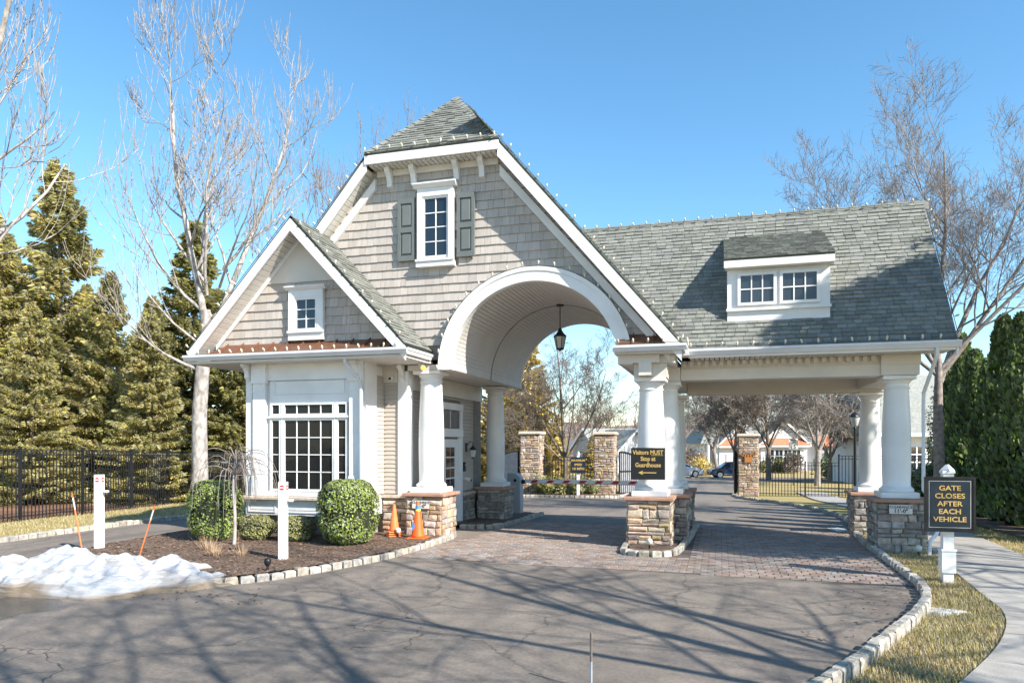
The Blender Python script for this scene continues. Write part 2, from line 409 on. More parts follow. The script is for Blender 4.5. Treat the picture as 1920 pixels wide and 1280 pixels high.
def kerb(path, label, group='granite block kerbs along the drive', blk=.235, w=.125, h=.115, base=0):
    pts = resample(path, blk)
    L = Vector((pts[0].x, pts[0].y, terr(pts[0].y)))
    t = thing('block_kerb', L, label, 'kerb', group)
    for a, b in zip(pts, pts[1:]):
        d = (b - a).normalized(); n_ = Vector((-d.y, d.x)); g = .012 + rnd.random() * .01
        a2 = a + d * g; b2 = b - d * g; ww = w * rnd.uniform(.9, 1.1); hh = h * rnd.uniform(.9, 1.12); e = .018
        def q(p, s_, z, ins): return (p.x + n_.x * s_ * (ww / 2 - ins), p.y + n_.y * s_ * (ww / 2 - ins), terr(p.y) + z)
        j = lambda: rnd.uniform(-.007, .007)
        lo = [q(a2, -1, -.05, 0), q(b2, -1, -.05, 0), q(b2, 1, -.05, 0), q(a2, 1, -.05, 0)]
        mid = [(x + j(), y + j(), z + hh + .05 - .025) for x, y, z in lo]
        a3 = a2 + d * e; b3 = b2 - d * e
        top = [q(a3, -1, hh + j(), e), q(b3, -1, hh + j(), e), q(b3, 1, hh + j(), e), q(a3, 1, hh + j(), e)]
        MB().add(lo + mid + top, [(0, 1, 5, 4), (1, 2, 6, 5), (2, 3, 7, 6), (3, 0, 4, 7), (4, 5, 9, 8), (5, 6, 10, 9), (6, 7, 11, 10), (7, 4, 8, 11), (8, 9, 10, 11)]).build('stone_block', 'kerb', t)
    return t
KR = [p for p in KERB_R if p.y > 4.2]
kerb(KR, 'long curving granite block kerb along the right grass verge')
BED_F = smooth_path([(-9.6, 8.75), (-8.6, 8.85), (-7.75, 9.1), (-7.07, 9.75), (-6.73, 10.42), (-6.45, 11.1), (-6.2, 11.9), (-6.05, 12.65), (-5.95, 13.5), (-5.93, 14.5), (-5.93, 15.45)], 4)
kerb(BED_F, 'granite block kerb curving round the mulch bed of the guardhouse')
kerb([Vector((-5.95, 15.55)), Vector((-6.15, 16.1)), Vector((-6.6, 16.35))], 'short granite kerb return beside the guardhouse door')
kerb(smooth_path([(-6.6, 17.75), (-5.9, 17.75), (-5.62, 18.2), (-5.56, 19.5), (-5.55, 22.6)], 4), 'granite block kerb beside the rear left column under the arch')
ISL = smooth_path([(-1.88, 20.6), (-1.88, 17), (-1.88, 14.7), (-1.78, 14.15), (-1.38, 13.9), (-.98, 14.15), (-.8, 14.7), (-.68, 17), (-.6, 20.6)], 4)
kerb(ISL, 'granite block kerb round the central column island')
kerb([Vector((-15.3, y)) for y in (3, 22)] + [Vector((-16.2, 26)), Vector((-18, 31))], 'pale kerb of the left exit lane below the fence', w=.16)
kerb(smooth_path([(-11.2, 33.4), (-9.6, 32.95), (-7.4, 33.1), (-5.4, 33.6), (-4.6, 34.6), (-4.5, 38)], 4), 'granite kerb of the far planting bed behind the barrier')
kerb([Vector((-2.6, 70)), Vector((.5, 69.6)), Vector((4, 69.6))], 'low kerb in front of the parked cars')
def bed(name, poly, h, m='mulch'):
    mb = MB(); n_ = len(poly); cx = sum(p[0] for p in poly) / n_; cy = sum(p[1] for p in poly) / n_
    o = sheet(name, poly, h, m); return o
BED = [(p.x - .07, p.y + .05) for p in BED_F] + [(-6.6, 15.6), (-6.6, 20.8), (-10.6, 21), (-12.3, 21), (-12.55, 16.2), (-12.35, 14), (-12.2, 11.7), (-11.6, 9.9), (-10.6, 9.0)]
bed('mulch_bed', BED, .115)
bed('mulch_bed', [(-1.8, 20.5), (-1.8, 14.8), (-1.7, 14.2), (-1.38, 14.0), (-1.05, 14.2), (-.87, 14.8), (-.68, 20.5)], .09)
bed('mulch_bed', [(-6.8, 17.85), (-5.75, 17.85), (-5.65, 22.4), (-6.8, 22.4)], .10)
bed('mulch_bed', [(-11.1, 33.5), (-9.6, 33.1), (-7.4, 33.2), (-5.4, 33.7), (-4.7, 34.7), (-4.7, 39), (-11, 39)], .10)
bed('mulch_bed', [(6.9, 17), (9.6, 17), (10.5, 32), (7.4, 32)], .03)
# wood chips on the front bed
mb = MB()
for k in range(5200):
    x = rnd.uniform(-12.3, -5.9); y = rnd.uniform(8.7, 15)
    if not inpoly(x, y, BED): continue
    a = rnd.uniform(0, 6.28); L = rnd.uniform(.015, .06); w = rnd.uniform(.004, .012); z = .117 + rnd.random() * .012
    dx, dy = math.cos(a) * L, math.sin(a) * L; ex, ey = -math.sin(a) * w, math.cos(a) * w
    mb.add([(x - dx - ex, y - dy - ey, z), (x + dx - ex, y + dy - ey, z + rnd.uniform(-.004, .02)), (x + dx + ex, y + dy + ey, z + rnd.uniform(0, .02)), (x - dx + ex, y - dy + ey, z)], [(0, 1, 2, 3)])
o = struct(mb.build('wood_chips', 'chip'), 'stuff'); tag(o, 'loose wood chips and leaf bits strewn over the front mulch bed', 'mulch')
mb = MB()
for k in range(420):
    if k < 260: q = KERB_R[rnd.randrange(20, 60)]; x = q.x + rnd.gauss(-.35, .45); y = q.y + rnd.uniform(-.6, .6)
    else: x = rnd.uniform(-11, -6); y = 8.2 + .5 * abs(rnd.gauss(0, 1))
    a = rnd.uniform(0, 6.28); L = rnd.uniform(.015, .035); z = terr(y) + .008
    dx, dy = math.cos(a) * L, math.sin(a) * L
    mb.add([(x - dx, y - dy, z), (x + dy * .6, y - dx * .6, z + rnd.uniform(0, .015)), (x + dx, y + dy, z + .004), (x - dy * .6, y + dx * .6, z + rnd.uniform(0, .02))], [(0, 1, 2, 3)])
o = struct(mb.build('dead_leaves', 'chip'), 'stuff'); tag(o, 'scattered small dead leaves along the kerb edges', 'leaves')
# sidewalk with slabs
SWL = smooth_path([(-.6, 3.4), (.5, 5.0), (1.4, 6.3), (2.11, 7.44), (2.97, 9.1), (3.5, 10.6), (3.66, 12.02), (3.9, 14.47), (4.45, 18.9), (4.8, 24), (4.9, 29), (4.6, 33), (4.2, 36.5), (4.2, 44)], 8)
SWR = smooth_path([(1.3, 2.0), (2.3, 4.4), (3.05, 5.9), (3.75, 7.1), (4.5, 8.7), (5.05, 10.3), (5.25, 12.0), (5.5, 14.5), (5.98, 18.9), (6.3, 24), (6.4, 29), (6.1, 33), (5.7, 36.5), (5.7, 44)], 8)
sw = sheet('sidewalk', [(p.x, p.y) for p in SWL] + [(p.x, p.y) for p in SWR[::-1]], -.012, 'paver_bed')
def slabs():
    acc = 0; i0 = 0
    for i in range(1, len(SWL)):
        acc += (SWL[i] - SWL[i - 1]).length
        if acc >= 1.35 or i == len(SWL) - 1:
            Lp = SWL[i0:i + 1]; Rp = SWR[i0:i + 1]
            poly = [(p.x, p.y) for p in Lp] + [(p.x, p.y) for p in Rp[::-1]]
            cx = sum(p[0] for p in poly) / len(poly); cy = sum(p[1] for p in poly) / len(poly)
            poly = [(cx + (x - cx) * .988, cy + (y - cy) * .988) for x, y in poly]
            t = rnd.uniform(.0, .008)
            mb = MB(); mb.loft([(x, y, terr(y) - .05) for x, y in poly], [(x, y, terr(y) + .015 + t) for x, y in poly]); mb.build('slab', 'concrete', sw)
            acc = 0; i0 = i
slabs()

# ---------------------------------------------------------------- gatehouse
GH = thing('gatehouse', (-6.2, 15.2, 0), 'gatehouse with shingled gable, vaulted drive-through arch and columned side canopy', 'building')
# --- stonework
def stonework(parent, face, u0, u1, z0, z1, plane, sgn, m='stone', kind='stone', floor=0):
    """coursed rubble on a vertical face; face 'y' runs along x at y=plane, face 'x' along y at x=plane; sgn = outward direction"""
    z = z0
    facing = (plane * sgn < 0) if face == 'x' else sgn < 0
    while z < z1 - .03:
        h = min(rnd.choice([.075, .1, .12, .15, .19]), z1 - z)
        if z1 - z - h < .05: h = z1 - z
        u = u0
        while u < u1 - .02:
            w = min(rnd.uniform(.13, .36) * (1.2 if h < .11 else .9), u1 - u)
            if u1 - u - w < .08: w = u1 - u
            g = .008; pr = rnd.uniform(.018, .05); e = rnd.uniform(.01, .022); j = lambda: rnd.uniform(-.016, .016)
            A = [(u + g, z + g), (u + w - g, z + g), (u + w - g, z + h - g), (u + g, z + h - g)]
            B = [(a + j(), b + j()) for a, b in A]
            cx, cy = u + w / 2, z + h / 2
            D = [(a + (e if a < cx else -e) + j(), b + (e if b < cy else -e) + j()) for a, b in B]
            mk = (lambda p, d: (p[0], plane + sgn * d, p[1])) if face == 'y' else (lambda p, d: (plane + sgn * d, p[0], p[1]))
            vs = [mk(p, -.01) for p in A] + [mk(p, pr * .6) for p in B] + [mk(p, pr + j() * .5) for p in D] + [mk((cx + j(), cy + j()), pr + .008)]
            fs = [(0, 1, 5, 4), (1, 2, 6, 5), (2, 3, 7, 6), (3, 0, 4, 7), (4, 5, 9, 8), (5, 6, 10, 9), (6, 7, 11, 10), (7, 4, 8, 11), (8, 9, 12), (9, 10, 12), (10, 11, 12), (11, 8, 12)]
            piece(kind, parent, vs, fs, m, facing)
            u += w
        z += h
def pier(x0, x1, y0, y1, top, m='stone'):
    zb = terr(y1) - .1
    p = MB().box(x0, y0, zb, x1, y1, top - .075).build('stone_pier', 'mortar', GH)
    stonework(p, 'y', x0, x1, zb + .08, top - .08, y0, -1, m); stonework(p, 'x', y0, y1, zb + .08, top - .08, x1, 1, m); stonework(p, 'x', y0, y1, zb + .08, top - .08, x0, -1, m)
    c = MB().box(x0 - .09, y0 - .09, top - .075, x1 + .09, y1 + .09, top).build('cap', 'capstone', p); bevel(c, .012)
    return p
def column(cx, cy, z0, z1, r=.285):
    pl = .12; h = z1 - z0
    sh = [(r * 1.14, z0 + pl), (r * 1.21, z0 + pl + .025), (r * 1.21, z0 + pl + .06), (r * 1.10, z0 + pl + .09), (r * 1.04, z0 + pl + .10), (r * .97, z0 + pl + .14)]
    s0, s1 = z0 + pl + .2, z1 - .27
    for k in range(1, 15):
        t = k / 14; sh.append((r * (.97 + .065 * math.sin(math.pi * min(1, t * 1.1)) - .11 * t * t), s0 + (s1 - s0) * t))
    rt = sh[-1][0]
    sh += [(rt * 1.06, s1 + .005), (rt * 1.08, s1 + .03), (rt * 1.0, s1 + .045), (rt * 1.0, s1 + .11), (rt * 1.10, s1 + .13), (rt * 1.22, s1 + .18)]
    c = MB().lathe(sh, cx, cy, 32).build('column', 'white', GH, smooth=True)
    sm = c.modifiers.new('e', 'EDGE_SPLIT'); sm.split_angle = R(40)
    b = MB().box(cx - r * 1.32, cy - r * 1.32, z0 + .002, cx + r * 1.32, cy + r * 1.32, z0 + pl - .002).build('plinth', 'white', c); bevel(b, .01)
    a = MB().box(cx - rt * 1.33, cy - rt * 1.33, z1 - .085, cx + rt * 1.33, cy + rt * 1.33, z1 - .002).build('abacus', 'white', c); bevel(a, .01)
    return c
pier(-6.88, -6.02, 15.02, 15.88, 1.06); column(-6.45, 15.45, 1.06, 3.86, .29)
pier(-6.78, -5.98, 19.75, 20.6, .92, 'stone_grey'); column(-6.38, 20.18, .92, 3.85, .27)
pier(-1.85, -.99, 15.02, 15.95, 1.08); column(-1.41, 15.46, 1.08, 3.57)
pier(-1.6, -.7, 16.05, 16.95, 1.07, 'stone_grey'); column(-1.14, 16.5, 1.07, 3.56, .27)
pier(-1.6, -.7, 19.5, 20.3, .97, 'stone_grey'); column(-1.14, 19.9, .97, 3.47, .25)
pier(3.07, 3.98, 16.05, 16.95, 1.07, 'stone_grey'); column(3.52, 16.5, 1.07, 3.58, .27)
pier(3.2, 4.05, 19.5, 20.3, .97, 'stone_grey'); column(3.64, 19.9, .97, 3.47, .25)
# --- walls of the guard room
MB().box(-10.4, 15.25, 0, -6.95, 20.5, 4.2).build('guard_room', 'wallcore', GH)
def lap(u0, u1, z0, z1, plane, face, sgn, step=.1, skip=None):
    z = z0
    while z < z1 - .02:
        h = min(step, z1 - z)
        segs = [(u0, u1)]
        if skip and z + h > skip[2] and z < skip[3]: segs = [(u0, skip[0]), (skip[1], u1)]
        for a, b in segs:
            if b - a < .03: continue
            pr = [(0, z), (.022, z + .002), (.022, z + .012), (.006, z + h - .002), (0, z + h - .002)]
            mk = (lambda u, p: (u, plane + sgn * p[0], p[1])) if face == 'y' else (lambda u, p: (plane + sgn * p[0], u, p[1]))
            MB().loft([mk(a, p) for p in pr], [mk(b, p) for p in pr]).build('siding_board', 'siding', GH)
        z += step
lap(-7.55, -7.18, 1.02, 3.75, 15.248, 'y', -1)
lap(14.76, 15.22, 1.02, 3.75, -7.56, 'x', 1)
lap(15.46, 19.75, .86, 3.42, -6.948, 'x', 1, skip=(17.0, 18.7, 0, 3.28))
MB().box(-7.18, 15.19, 1.0, -6.92, 15.45, 3.86).build('corner_board', 'white', GH)
MB().box(-7.6, 15.19, 3.6, -7.19, 15.245, 4.0).build('frieze_board', 'white_warm', GH)
MB().box(-6.945, 15.46, 3.43, -6.90, 20.5, 3.855).build('frieze_board', 'white_warm', GH)
ws = MB().box(-7.6, 15.2, -.1, -6.93, 15.5, .93).build('stone_wainscot', 'mortar', GH)
stonework(ws, 'y', -7.55, -6.9, .0, .92, 15.2, -1)
MB().box(-7.66, 15.12, .93, -6.9, 15.4, 1.0).build('ledge', 'ledge', ws)
ws = MB().box(-7, 18.7, -.2, -6.9, 19.75, .74).build('stone_wainscot', 'mortar', GH)
stonework(ws, 'x', 18.7, 19.74, -.1, .74, -6.9, 1, 'stone_grey'); MB().box(-7, 18.7, .74, -6.83, 19.745, .82).build('ledge', 'ledge', ws)
# door in the drive-through wall
d = MB().box(-6.96, 17.15, -.03, -6.90, 18.5, 2.3).build('door', 'white', GH)
dp = MB(); 
for zz in (1.0, 1.28, 1.56, 1.84):
    for yy in (17.5, 17.83): dp.box(-6.915, yy, zz, -6.893, yy + .29, zz + .24)
dp.build('pane', 'pane_dark', d)
MB().box(-6.9, 17.32, .98, -6.87, 17.38, 1.1).build('handle', 'black_metal', d)
fm = MB(); fm.box(-6.97, 17.0, -.05, -6.86, 17.15, 2.36); fm.box(-6.97, 18.5, -.05, -6.86, 18.68, 2.36); fm.box(-6.97, 17.0, 2.362, -6.85, 18.7, 2.58); fm.box(-6.97, 17.0, 3.08, -6.85, 18.7, 3.26); fm.box(-6.97, 17.0, 2.582, -6.86, 17.15, 3.078); fm.box(-6.97, 18.5, 2.582, -6.86, 18.68, 3.078)
fr = fm.build('door_frame', 'white', GH)
MB().box(-6.93, 17.16, 2.6, -6.90, 18.49, 3.06).build('transom_pane', 'pane_grey', fr)
MB().box(-6.9, 17.8, 2.6, -6.885, 17.83, 3.06).build('muntin', 'white', fr)
# --- bay
BY = 14.16
MB().box(-10.48, BY + .06, .56, -7.58, 15.3, 4.05).build('bay_wall', 'white', GH)
MB().box(-10.3, BY + .25, -.1, -7.7, 15.2, .56).build('bay_base', 'stone_grey', GH)
bayfront = MB()
bayfront.box(-10.5, BY, 3.62, -7.56, BY + .06, 4.03)
bayfront.box(-9.9, BY + .01, 3.1, -7.88, BY + .06, 3.6)
bf = bayfront.build('bay_frieze', 'white', GH)
for (a, b, c_, d_) in ((-9.78, -7.98, 3.64, 3.66), (-9.78, -7.98, 3.30, 3.32)): MB().box(a, BY - .012, c_ - .02 if c_ > 3.5 else c_, b, BY + .0095, (d_ if c_ < 3.5 else d_ - .02)).build('panel_moulding', 'white', bf)
for xx in (-9.78, -8.0): MB().box(xx, BY - .012, 3.321, xx + .02, BY + .0095, 3.619).build('panel_moulding', 'white', bf)
def pilaster(x0, x1, y, depth=.06):
    p = MB().box(x0, y - depth, 1.0, x1, y + .058, 3.6).build('pilaster', 'white', GH)
    b = MB(); b.box(x0 - .02, y - depth - .025, 1.0, x1 + .02, y + .02, 1.42); b.box(x0 - .012, y - depth - .015, 1.421, x1 + .012, y + .02, 1.47); b.build('pilaster_base', 'white', p)
    c = MB(); c.box(x0 - .03, y - depth - .03, 3.601, x1 + .03, y + .02, 4.02); c.box(x0 - .04, y - depth - .042, 3.56, x1 + .04, y + .02, 3.6); c.box(x0 - .012, y - depth - .012, 3.36, x1 + .012, y + .02, 3.39); c.build('pilaster_capital', 'white', p)
pilaster(-10.31, -9.98, BY); pilaster(-7.84, -7.56, BY)
MB().box(-10.52, BY - .02, 1.0, -10.36, BY + .2, 4.0).build('corner_board', 'white', GH)
MB().box(-7.6, BY + .062, 1.0, -7.52, BY + .64, 4.0).build('corner_board', 'white', GH)
sb = MB().box(-10.56, BY - .14, .90, -7.5, BY + .3, .99).build('bay_ledge', 'ledge', GH); bevel(sb, .02)
bp_ = MB().box(-10.52, BY - .02, .56, -7.54, BY + .1, .90).build('bay_apron', 'white', GH)
for x0, x1 in ((-10.45, -9.72), (-9.6, -8.5), (-8.38, -7.62)):
    m_ = MB(); m_.box(x0, BY - .045, .62, x1, BY - .0205, .645); m_.box(x0, BY - .045, .82, x1, BY - .0205, .845); m_.box(x0, BY - .045, .646, x0 + .025, BY - .0205, .819); m_.box(x1 - .025, BY - .045, .646, x1, BY - .0205, .819); m_.box(x0 + .06, BY - .035, .68, x1 - .06, BY - .0205, .785)
    m_.build('apron_panel', 'white', bp_)
def window(x0, x1, z0, z1, y, frame, cols, rows, glassm='pane', parent=GH, bars=.022, name='window', group=None):
    """frame member boxes round an opening, dark glass set back, muntin grid"""
    f = frame; m_ = MB()
    m_.box(x0 - f, y - .05, z0 - f, x0, y + .03, z1 + f); m_.box(x1, y - .05, z0 - f, x1 + f, y + .03, z1 + f)
    m_.box(x0 + .0005, y - .05, z1, x1 - .0005, y + .03, z1 + f); m_.box(x0 + .0005, y - .05, z0 - f, x1 - .0005, y + .03, z0)
    w = m_.build(name, 'white', parent)
    dx = (x1 - x0) / cols; dz = (z1 - z0) / rows
    me = MB().box(0, 0, 0, dx, .008, dz).mesh('pane'); me.materials.append(MATS[glassm])
    for i in range(cols):
        for k in range(rows):
            p = link('pane', me, None, w); p.location = (x0 + i * dx, y - .012, z0 + k * dz)
            p.rotation_euler = (rnd.uniform(-.012, .012), 0, rnd.uniform(-.012, .012))
    mu = MB()
    for i in range(1, cols): mu.box(x0 + i * dx - bars / 2, y - .03, z0, x0 + i * dx + bars / 2, y - .002, z1)
    for k in range(1, rows): mu.box(x0 + .001, y - .028, z0 + k * dz - bars / 2, x1 - .001, y - .003, z0 + k * dz + bars / 2)
    if mu.v: mu.build('muntins', 'white', w)
    return w
WY = BY + .03
window(-9.5, -8.28, 1.16, 2.71, WY, .05, 4, 4, 'pane_dark'); window(-9.83, -9.64, 1.16, 2.71, WY, .05, 1, 4, 'pane_dark'); window(-8.14, -7.95, 1.16, 2.71, WY, .05, 1, 4, 'pane_dark')
window(-9.5, -8.28, 2.86, 3.06, WY, .045, 4, 1, 'pane_dark'); window(-9.83, -9.64, 2.86, 3.06, WY, .045, 1, 1, 'pane_dark'); window(-8.14, -7.95, 2.86, 3.06, WY, .045, 1, 1, 'pane_dark')
m_ = MB(); m_.box(-9.58, BY - .03, 1.06, -9.555, BY + .05, 3.1); m_.box(-8.225, BY - .03, 1.06, -8.2, BY + .05, 3.1); m_.box(-9.92, BY - .05, 2.765, -7.87, BY + .05, 2.81); m_.box(-9.95, BY - .06, 1.0, -7.85, BY + .06, 1.1)
m_.build('window_surround', 'white', GH)
# --- gable walls with shakes
SL = 1.176
def main_line(x): return 8.70 - SL * max(0, abs(x + 6.2) - 1.5)
ACX, ACZ, ARI, ARO = -3.93, 3.85, 1.88, 2.16
def arch_lo(x):
    d2 = (ARI + .1) ** 2 - (x - ACX) ** 2
    return max(4.1, ACZ + math.sqrt(d2)) if d2 > 0 else 4.1
def strip_wall(name, xs, lo, hi, y0, y1, m):
    mb = MB()
    for a, b in zip(xs, xs[1:]):
        la, lb, ha, hb = lo(a), lo(b), hi(a), hi(b)
        if ha - la < .01 and hb - lb < .01: continue
        ha = max(ha, la + .001); hb = max(hb, lb + .001)
        mb.loft([(a, y0, la), (b, y0, lb), (b, y0, hb), (a, y0, ha)], [(a, y1, la), (b, y1, lb), (b, y1, hb), (a, y1, ha)])
    return mb.build(name, m, GH)
xs = [-10.0 + i * .06 for i in range(int(9.1 / .06))]
gw = strip_wall('gable_wall', xs, arch_lo, main_line, 15.2, 15.3, 'wallcore')
strip_wall('rear_gable_wall', xs, arch_lo, main_line, 20.75, 20.85, 'siding')
def shakes(parent, poly, y, step, z0, z1, x0, x1, holes=(), arch=None):
    z = z0; row = 0
    while z < z1:
        x = x0 - rnd.random() * .2
        while x < x1:
            w = rnd.choice([.12, .15, .18, .22, .27]); dz = rnd.uniform(-.004, .004)
            q = [(x + .0025, z + dz), (x + w - .0025, z + dz), (x + w - .0025, z + step - .001), (x + .0025, z + step - .001)]
            for a, b, c_ in poly: q = clip(q, a, b, c_) if q else q
            if q and arch:
                mx = sum(p[0] for p in q) / len(q) - arch[0]; mz = sum(p[1] for p in q) / len(q) - arch[1]; L = math.hypot(mx, mz)
                if z + step > arch[1]: q = clip(q, -mx / L, -mz / L, -(arch[2] + (mx * arch[0] + mz * arch[1]) / L))
            ok = len(q) >= 3 and area(q) > .0006
            if ok:
                cx = sum(p[0] for p in q) / len(q); cz = sum(p[1] for p in q) / len(q)
                ok = not any(h[0] < cx < h[1] and h[2] < cz < h[3] for h in holes)
            if ok:
                n_ = len(q); pr = lambda p: .034 - .026 * (p[1] - z) / step
                A = [(p[0], y, p[1]) for p in q]; B = [(p[0], y - pr(p), p[1]) for p in q]
                piece('shake', parent, A + B, [(i, (i + 1) % n_, n_ + (i + 1) % n_, n_ + i) for i in range(n_)] + [tuple(range(n_, 2 * n_))], 'shake')
            x += w
        z += step; row += 1
k = math.hypot(1, SL)
main_poly = [(SL, 1, 8.70 + SL * (1.5 - 6.2)), (-SL, 1, 8.70 + SL * (1.5 + 6.2)), (0, 1, 8.70)]
shakes(gw, main_poly, 15.2, .2, 4.42, 8.72, -9.9, -.9, [(-6.66, -5.74, 6.3, 8.0), (-9.2, -7.0, 4.0, 4.9)], (ACX, ACZ, 2.1))
SPX, SPZ, SSL = -9.03, 7.0, 1.06     # small gable apex
sgw = MB().loft([(-11.5, BY, 4.35), (-6.56, BY, 4.35), (SPX, BY, SPZ - .02)], [(-11.5, BY + .1, 4.35), (-6.56, BY + .1, 4.35), (SPX, BY + .1, SPZ - .02)]).build('small_gable_wall', 'wallcore', GH)
shakes(sgw, [(SSL, 1, SPZ + SSL * SPX), (-SSL, 1, SPZ - SSL * SPX), (0, 1, 5.82)], BY, .2, 4.42, 5.82, -11.4, -6.6, [(-9.32, -8.5, 4.5, 5.66)])
flush('shake', 'shake_courses')
# gable infill panel (smooth white) at the small apex
xa = (SPZ - 5.83) / SSL
MB().loft([(SPX - xa, BY - .04, 5.82), (SPX + xa, BY - .04, 5.82), (SPX, BY - .04, SPZ)], [(SPX - xa, BY, 5.82), (SPX + xa, BY, 5.82), (SPX, BY, SPZ)]).build('apex_panel', 'white_warm', GH)
# --- roofs
def roof_slab(name, pts, th=.06, m='roofdeck'):
    a, b, c_ = [Vector(p) for p in pts[:3]]; n_ = (b - a).cross(c_ - a).normalized()
    if n_.z < 0: n_ = -n_
    return MB().loft([Vector(p) - n_ * th for p in pts], [Vector(p) for p in pts]).build(name, m, GH)
def shingle_plane(parent, origin, u, v, poly, expo=.118, wmin=.16, wmax=.27, facing=True):
    """origin + u (along eave) + v (up slope); poly = list of half planes a,b,c in (u,v) metres"""
    o, u, v = Vector(origin), Vector(u).normalized(), Vector(v).normalized(); n_ = u.cross(v).normalized()
    if n_.z < 0: n_ = -n_
    us = [h for h in poly]
    r = 0; vv = 0
    while vv < 7:
        x = -8 - rnd.random() * .3; any_ = False
        while x < 9:
            w = rnd.uniform(wmin, wmax)
            q = [(x + .004, vv), (x + w - .004, vv), (x + w - .004, vv + expo), (x + .004, vv + expo)]
            for a, b, c_ in poly:
                q = clip(q, a, b, c_)
                if not q: break
            if len(q) >= 3 and area(q) > .0008:
                th = rnd.choice([.016, .02, .03]); n = len(q)
                A = [o + u * p[0] + v * p[1] + n_ * .002 for p in q]; B = [o + u * p[0] + v * p[1] + n_ * (.003 + th * (1 - .85 * (p[1] - vv) / expo)) for p in q]
                piece('shingle', parent, [tuple(p) for p in A + B], [(i, (i + 1) % n, n + (i + 1) % n, n + i) for i in range(n)] + [tuple(range(n, 2 * n))], 'shingle', facing)
                any_ = True
            x += w
        vv += expo
HX = 1.58; RY0 = 14.78; RY1 = 21.3; EZ = 8.80    # jerkinhead half width, rake planes, hip eave height
RX0, RX1, RZ = -11.7, -.74, 4.24
PKY, PKZ = 16.5, EZ + SL * HX
SC = SL  # main slope
rz = lambda x: PKZ - SL * abs(x + 6.2)
right = [(-6.2 + HX, RY0, EZ), (RX1, RY0, rz(RX1)), (RX1, RY1, rz(RX1)), (-6.2, RY1, PKZ), (-6.2, PKY, PKZ)]
left = [(-6.2 - HX, RY0, EZ), (-9.45, RY0, rz(-9.45)), (-9.45, 15.35, rz(-9.45)), (RX0, 15.35, rz(RX0)), (RX0, RY1, rz(RX0)), (-6.2, RY1, PKZ), (-6.2, PKY, PKZ)]
mr = roof_slab('main_roof', right, .09); ml = roof_slab('main_roof', left, .09)
hip = [(-6.2 - HX - .03, RY0 - .03, EZ - .0), (-6.2 + HX + .03, RY0 - .03, EZ - .0), (-6.2, PKY, PKZ + .01)]
hp = roof_slab('hip_roof', hip, .07)
hl = math.hypot(PKY - RY0, PKZ - EZ); sy, sz = (PKY - RY0) / hl, (PKZ - EZ) / hl
shingle_plane(hp, (-6.2, RY0 - .04, EZ - .01), (1, 0, 0), (0, sy, sz), [(hl, HX, hl * HX + .03), (-hl, HX, hl * HX + .03)])
slr = math.hypot(1, SL)
shingle_plane(mr, (RX1, 18, rz(RX1)), (0, 1, 0), (-1 / slr, 0, SL / slr), [(1, 0, 3.3), (-1, 0, 3.2), (0, 1, 8.2)], .14, .5, .7, False)
for sx_ in (-1, 1):   # hip ridge caps
    a = Vector((-6.2 + sx_ * (HX + .02), RY0 - .03, EZ + .02)); b = Vector((-6.2, PKY, PKZ + .03))
    n = 14
    for i in range(n):
        p = a.lerp(b, i / n); q = a.lerp(b, (i + 1.15) / n); d = (q - p).normalized(); s1 = Vector((-sx_, 0, 0)).cross(d); 
        e1 = Vector((-sx_ * .8, -.1, -.1)); e1 = (e1 - d * e1.dot(d)).normalized() * .17; e2 = Vector((sx_ * .5, .8, -.35)); e2 = (e2 - d * e2.dot(d)).normalized() * .15
        up = Vector((sx_ * .2, -.3, .9)); up = (up - d * up.dot(d)).normalized()
        h0, h1 = .03, .012
        MB().add([p + up * h0, q + up * h1, q + e1, p + e1 + up * .02, q + e2, p + e2 + up * .02], [(0, 3, 2, 1), (0, 1, 4, 5)]).build('ridge_shingle', 'shingle', hp)
mrg = MB()
for i in range(16):
    y = PKY + i * .3; mrg.add([(-6.38, y, PKZ - .17), (-6.2, y, PKZ + .045), (-6.02, y, PKZ - .17), (-6.38, y + .32, PKZ - .185), (-6.2, y + .32, PKZ + .03), (-6.02, y + .32, PKZ - .185)], [(0, 1, 4, 3), (1, 2, 5, 4)])
mrg.build('ridge_shingles', 'shingle', mr)
# main rake fascia, soffits and trim boards
def slope_board(name, xa, za, xb, zb, y0, y1, h, m, parent=GH, drop=0):
    return MB().loft([(xa, y0, za - drop - h), (xb, y0, zb - drop - h), (xb, y0, zb - drop), (xa, y0, za - drop)], [(xa, y1, za - drop - h), (xb, y1, zb - drop - h), (xb, y1, zb - drop), (xa, y1, za - drop)]).build(name, m, parent)
slope_board('rake_fascia', -6.2 + HX - .01, EZ + .0, RX1, rz(RX1), RY0 - .02, RY0 + .02, .32, 'white', drop=.07)
slope_board('rake_fascia', -6.2 - HX + .01, EZ + .0, -9.4, rz(-9.4), RY0 - .02, RY0 + .02, .32, 'white', drop=.07)
MB().box(-6.2 - HX - .02, RY0 - .05, EZ - .25, -6.2 + HX + .02, RY0 + .02, EZ - .055).build('eave_fascia', 'white', GH)
slope_board('rake_trim', -6.2 + HX - .06, EZ - .15, -1.0, rz(-1.0) - .12, 15.10, 15.198, .24, 'white', drop=.3)
slope_board('rake_trim', -6.2 - HX + .06, EZ - .15, -9.4, rz(-9.4) - .1, 15.10, 15.198, .24, 'white', drop=.3)
MB().box(-6.2 - HX + .1, 15.12, EZ - .42, -6.2 + HX - .1, 15.198, EZ - .28).build('frieze_board', 'white_warm', GH)
n = 26
for i in range(n):   # soffit boards, eave then rakes
    x0 = -6.2 - HX + .05 + i * (2 * HX - .1) / n; MB().box(x0 + .009, RY0 + .021, EZ - .275, x0 + (2 * HX - .1) / n - .009, 15.195, EZ - .255).build('soffit_board', 'soffit', GH)
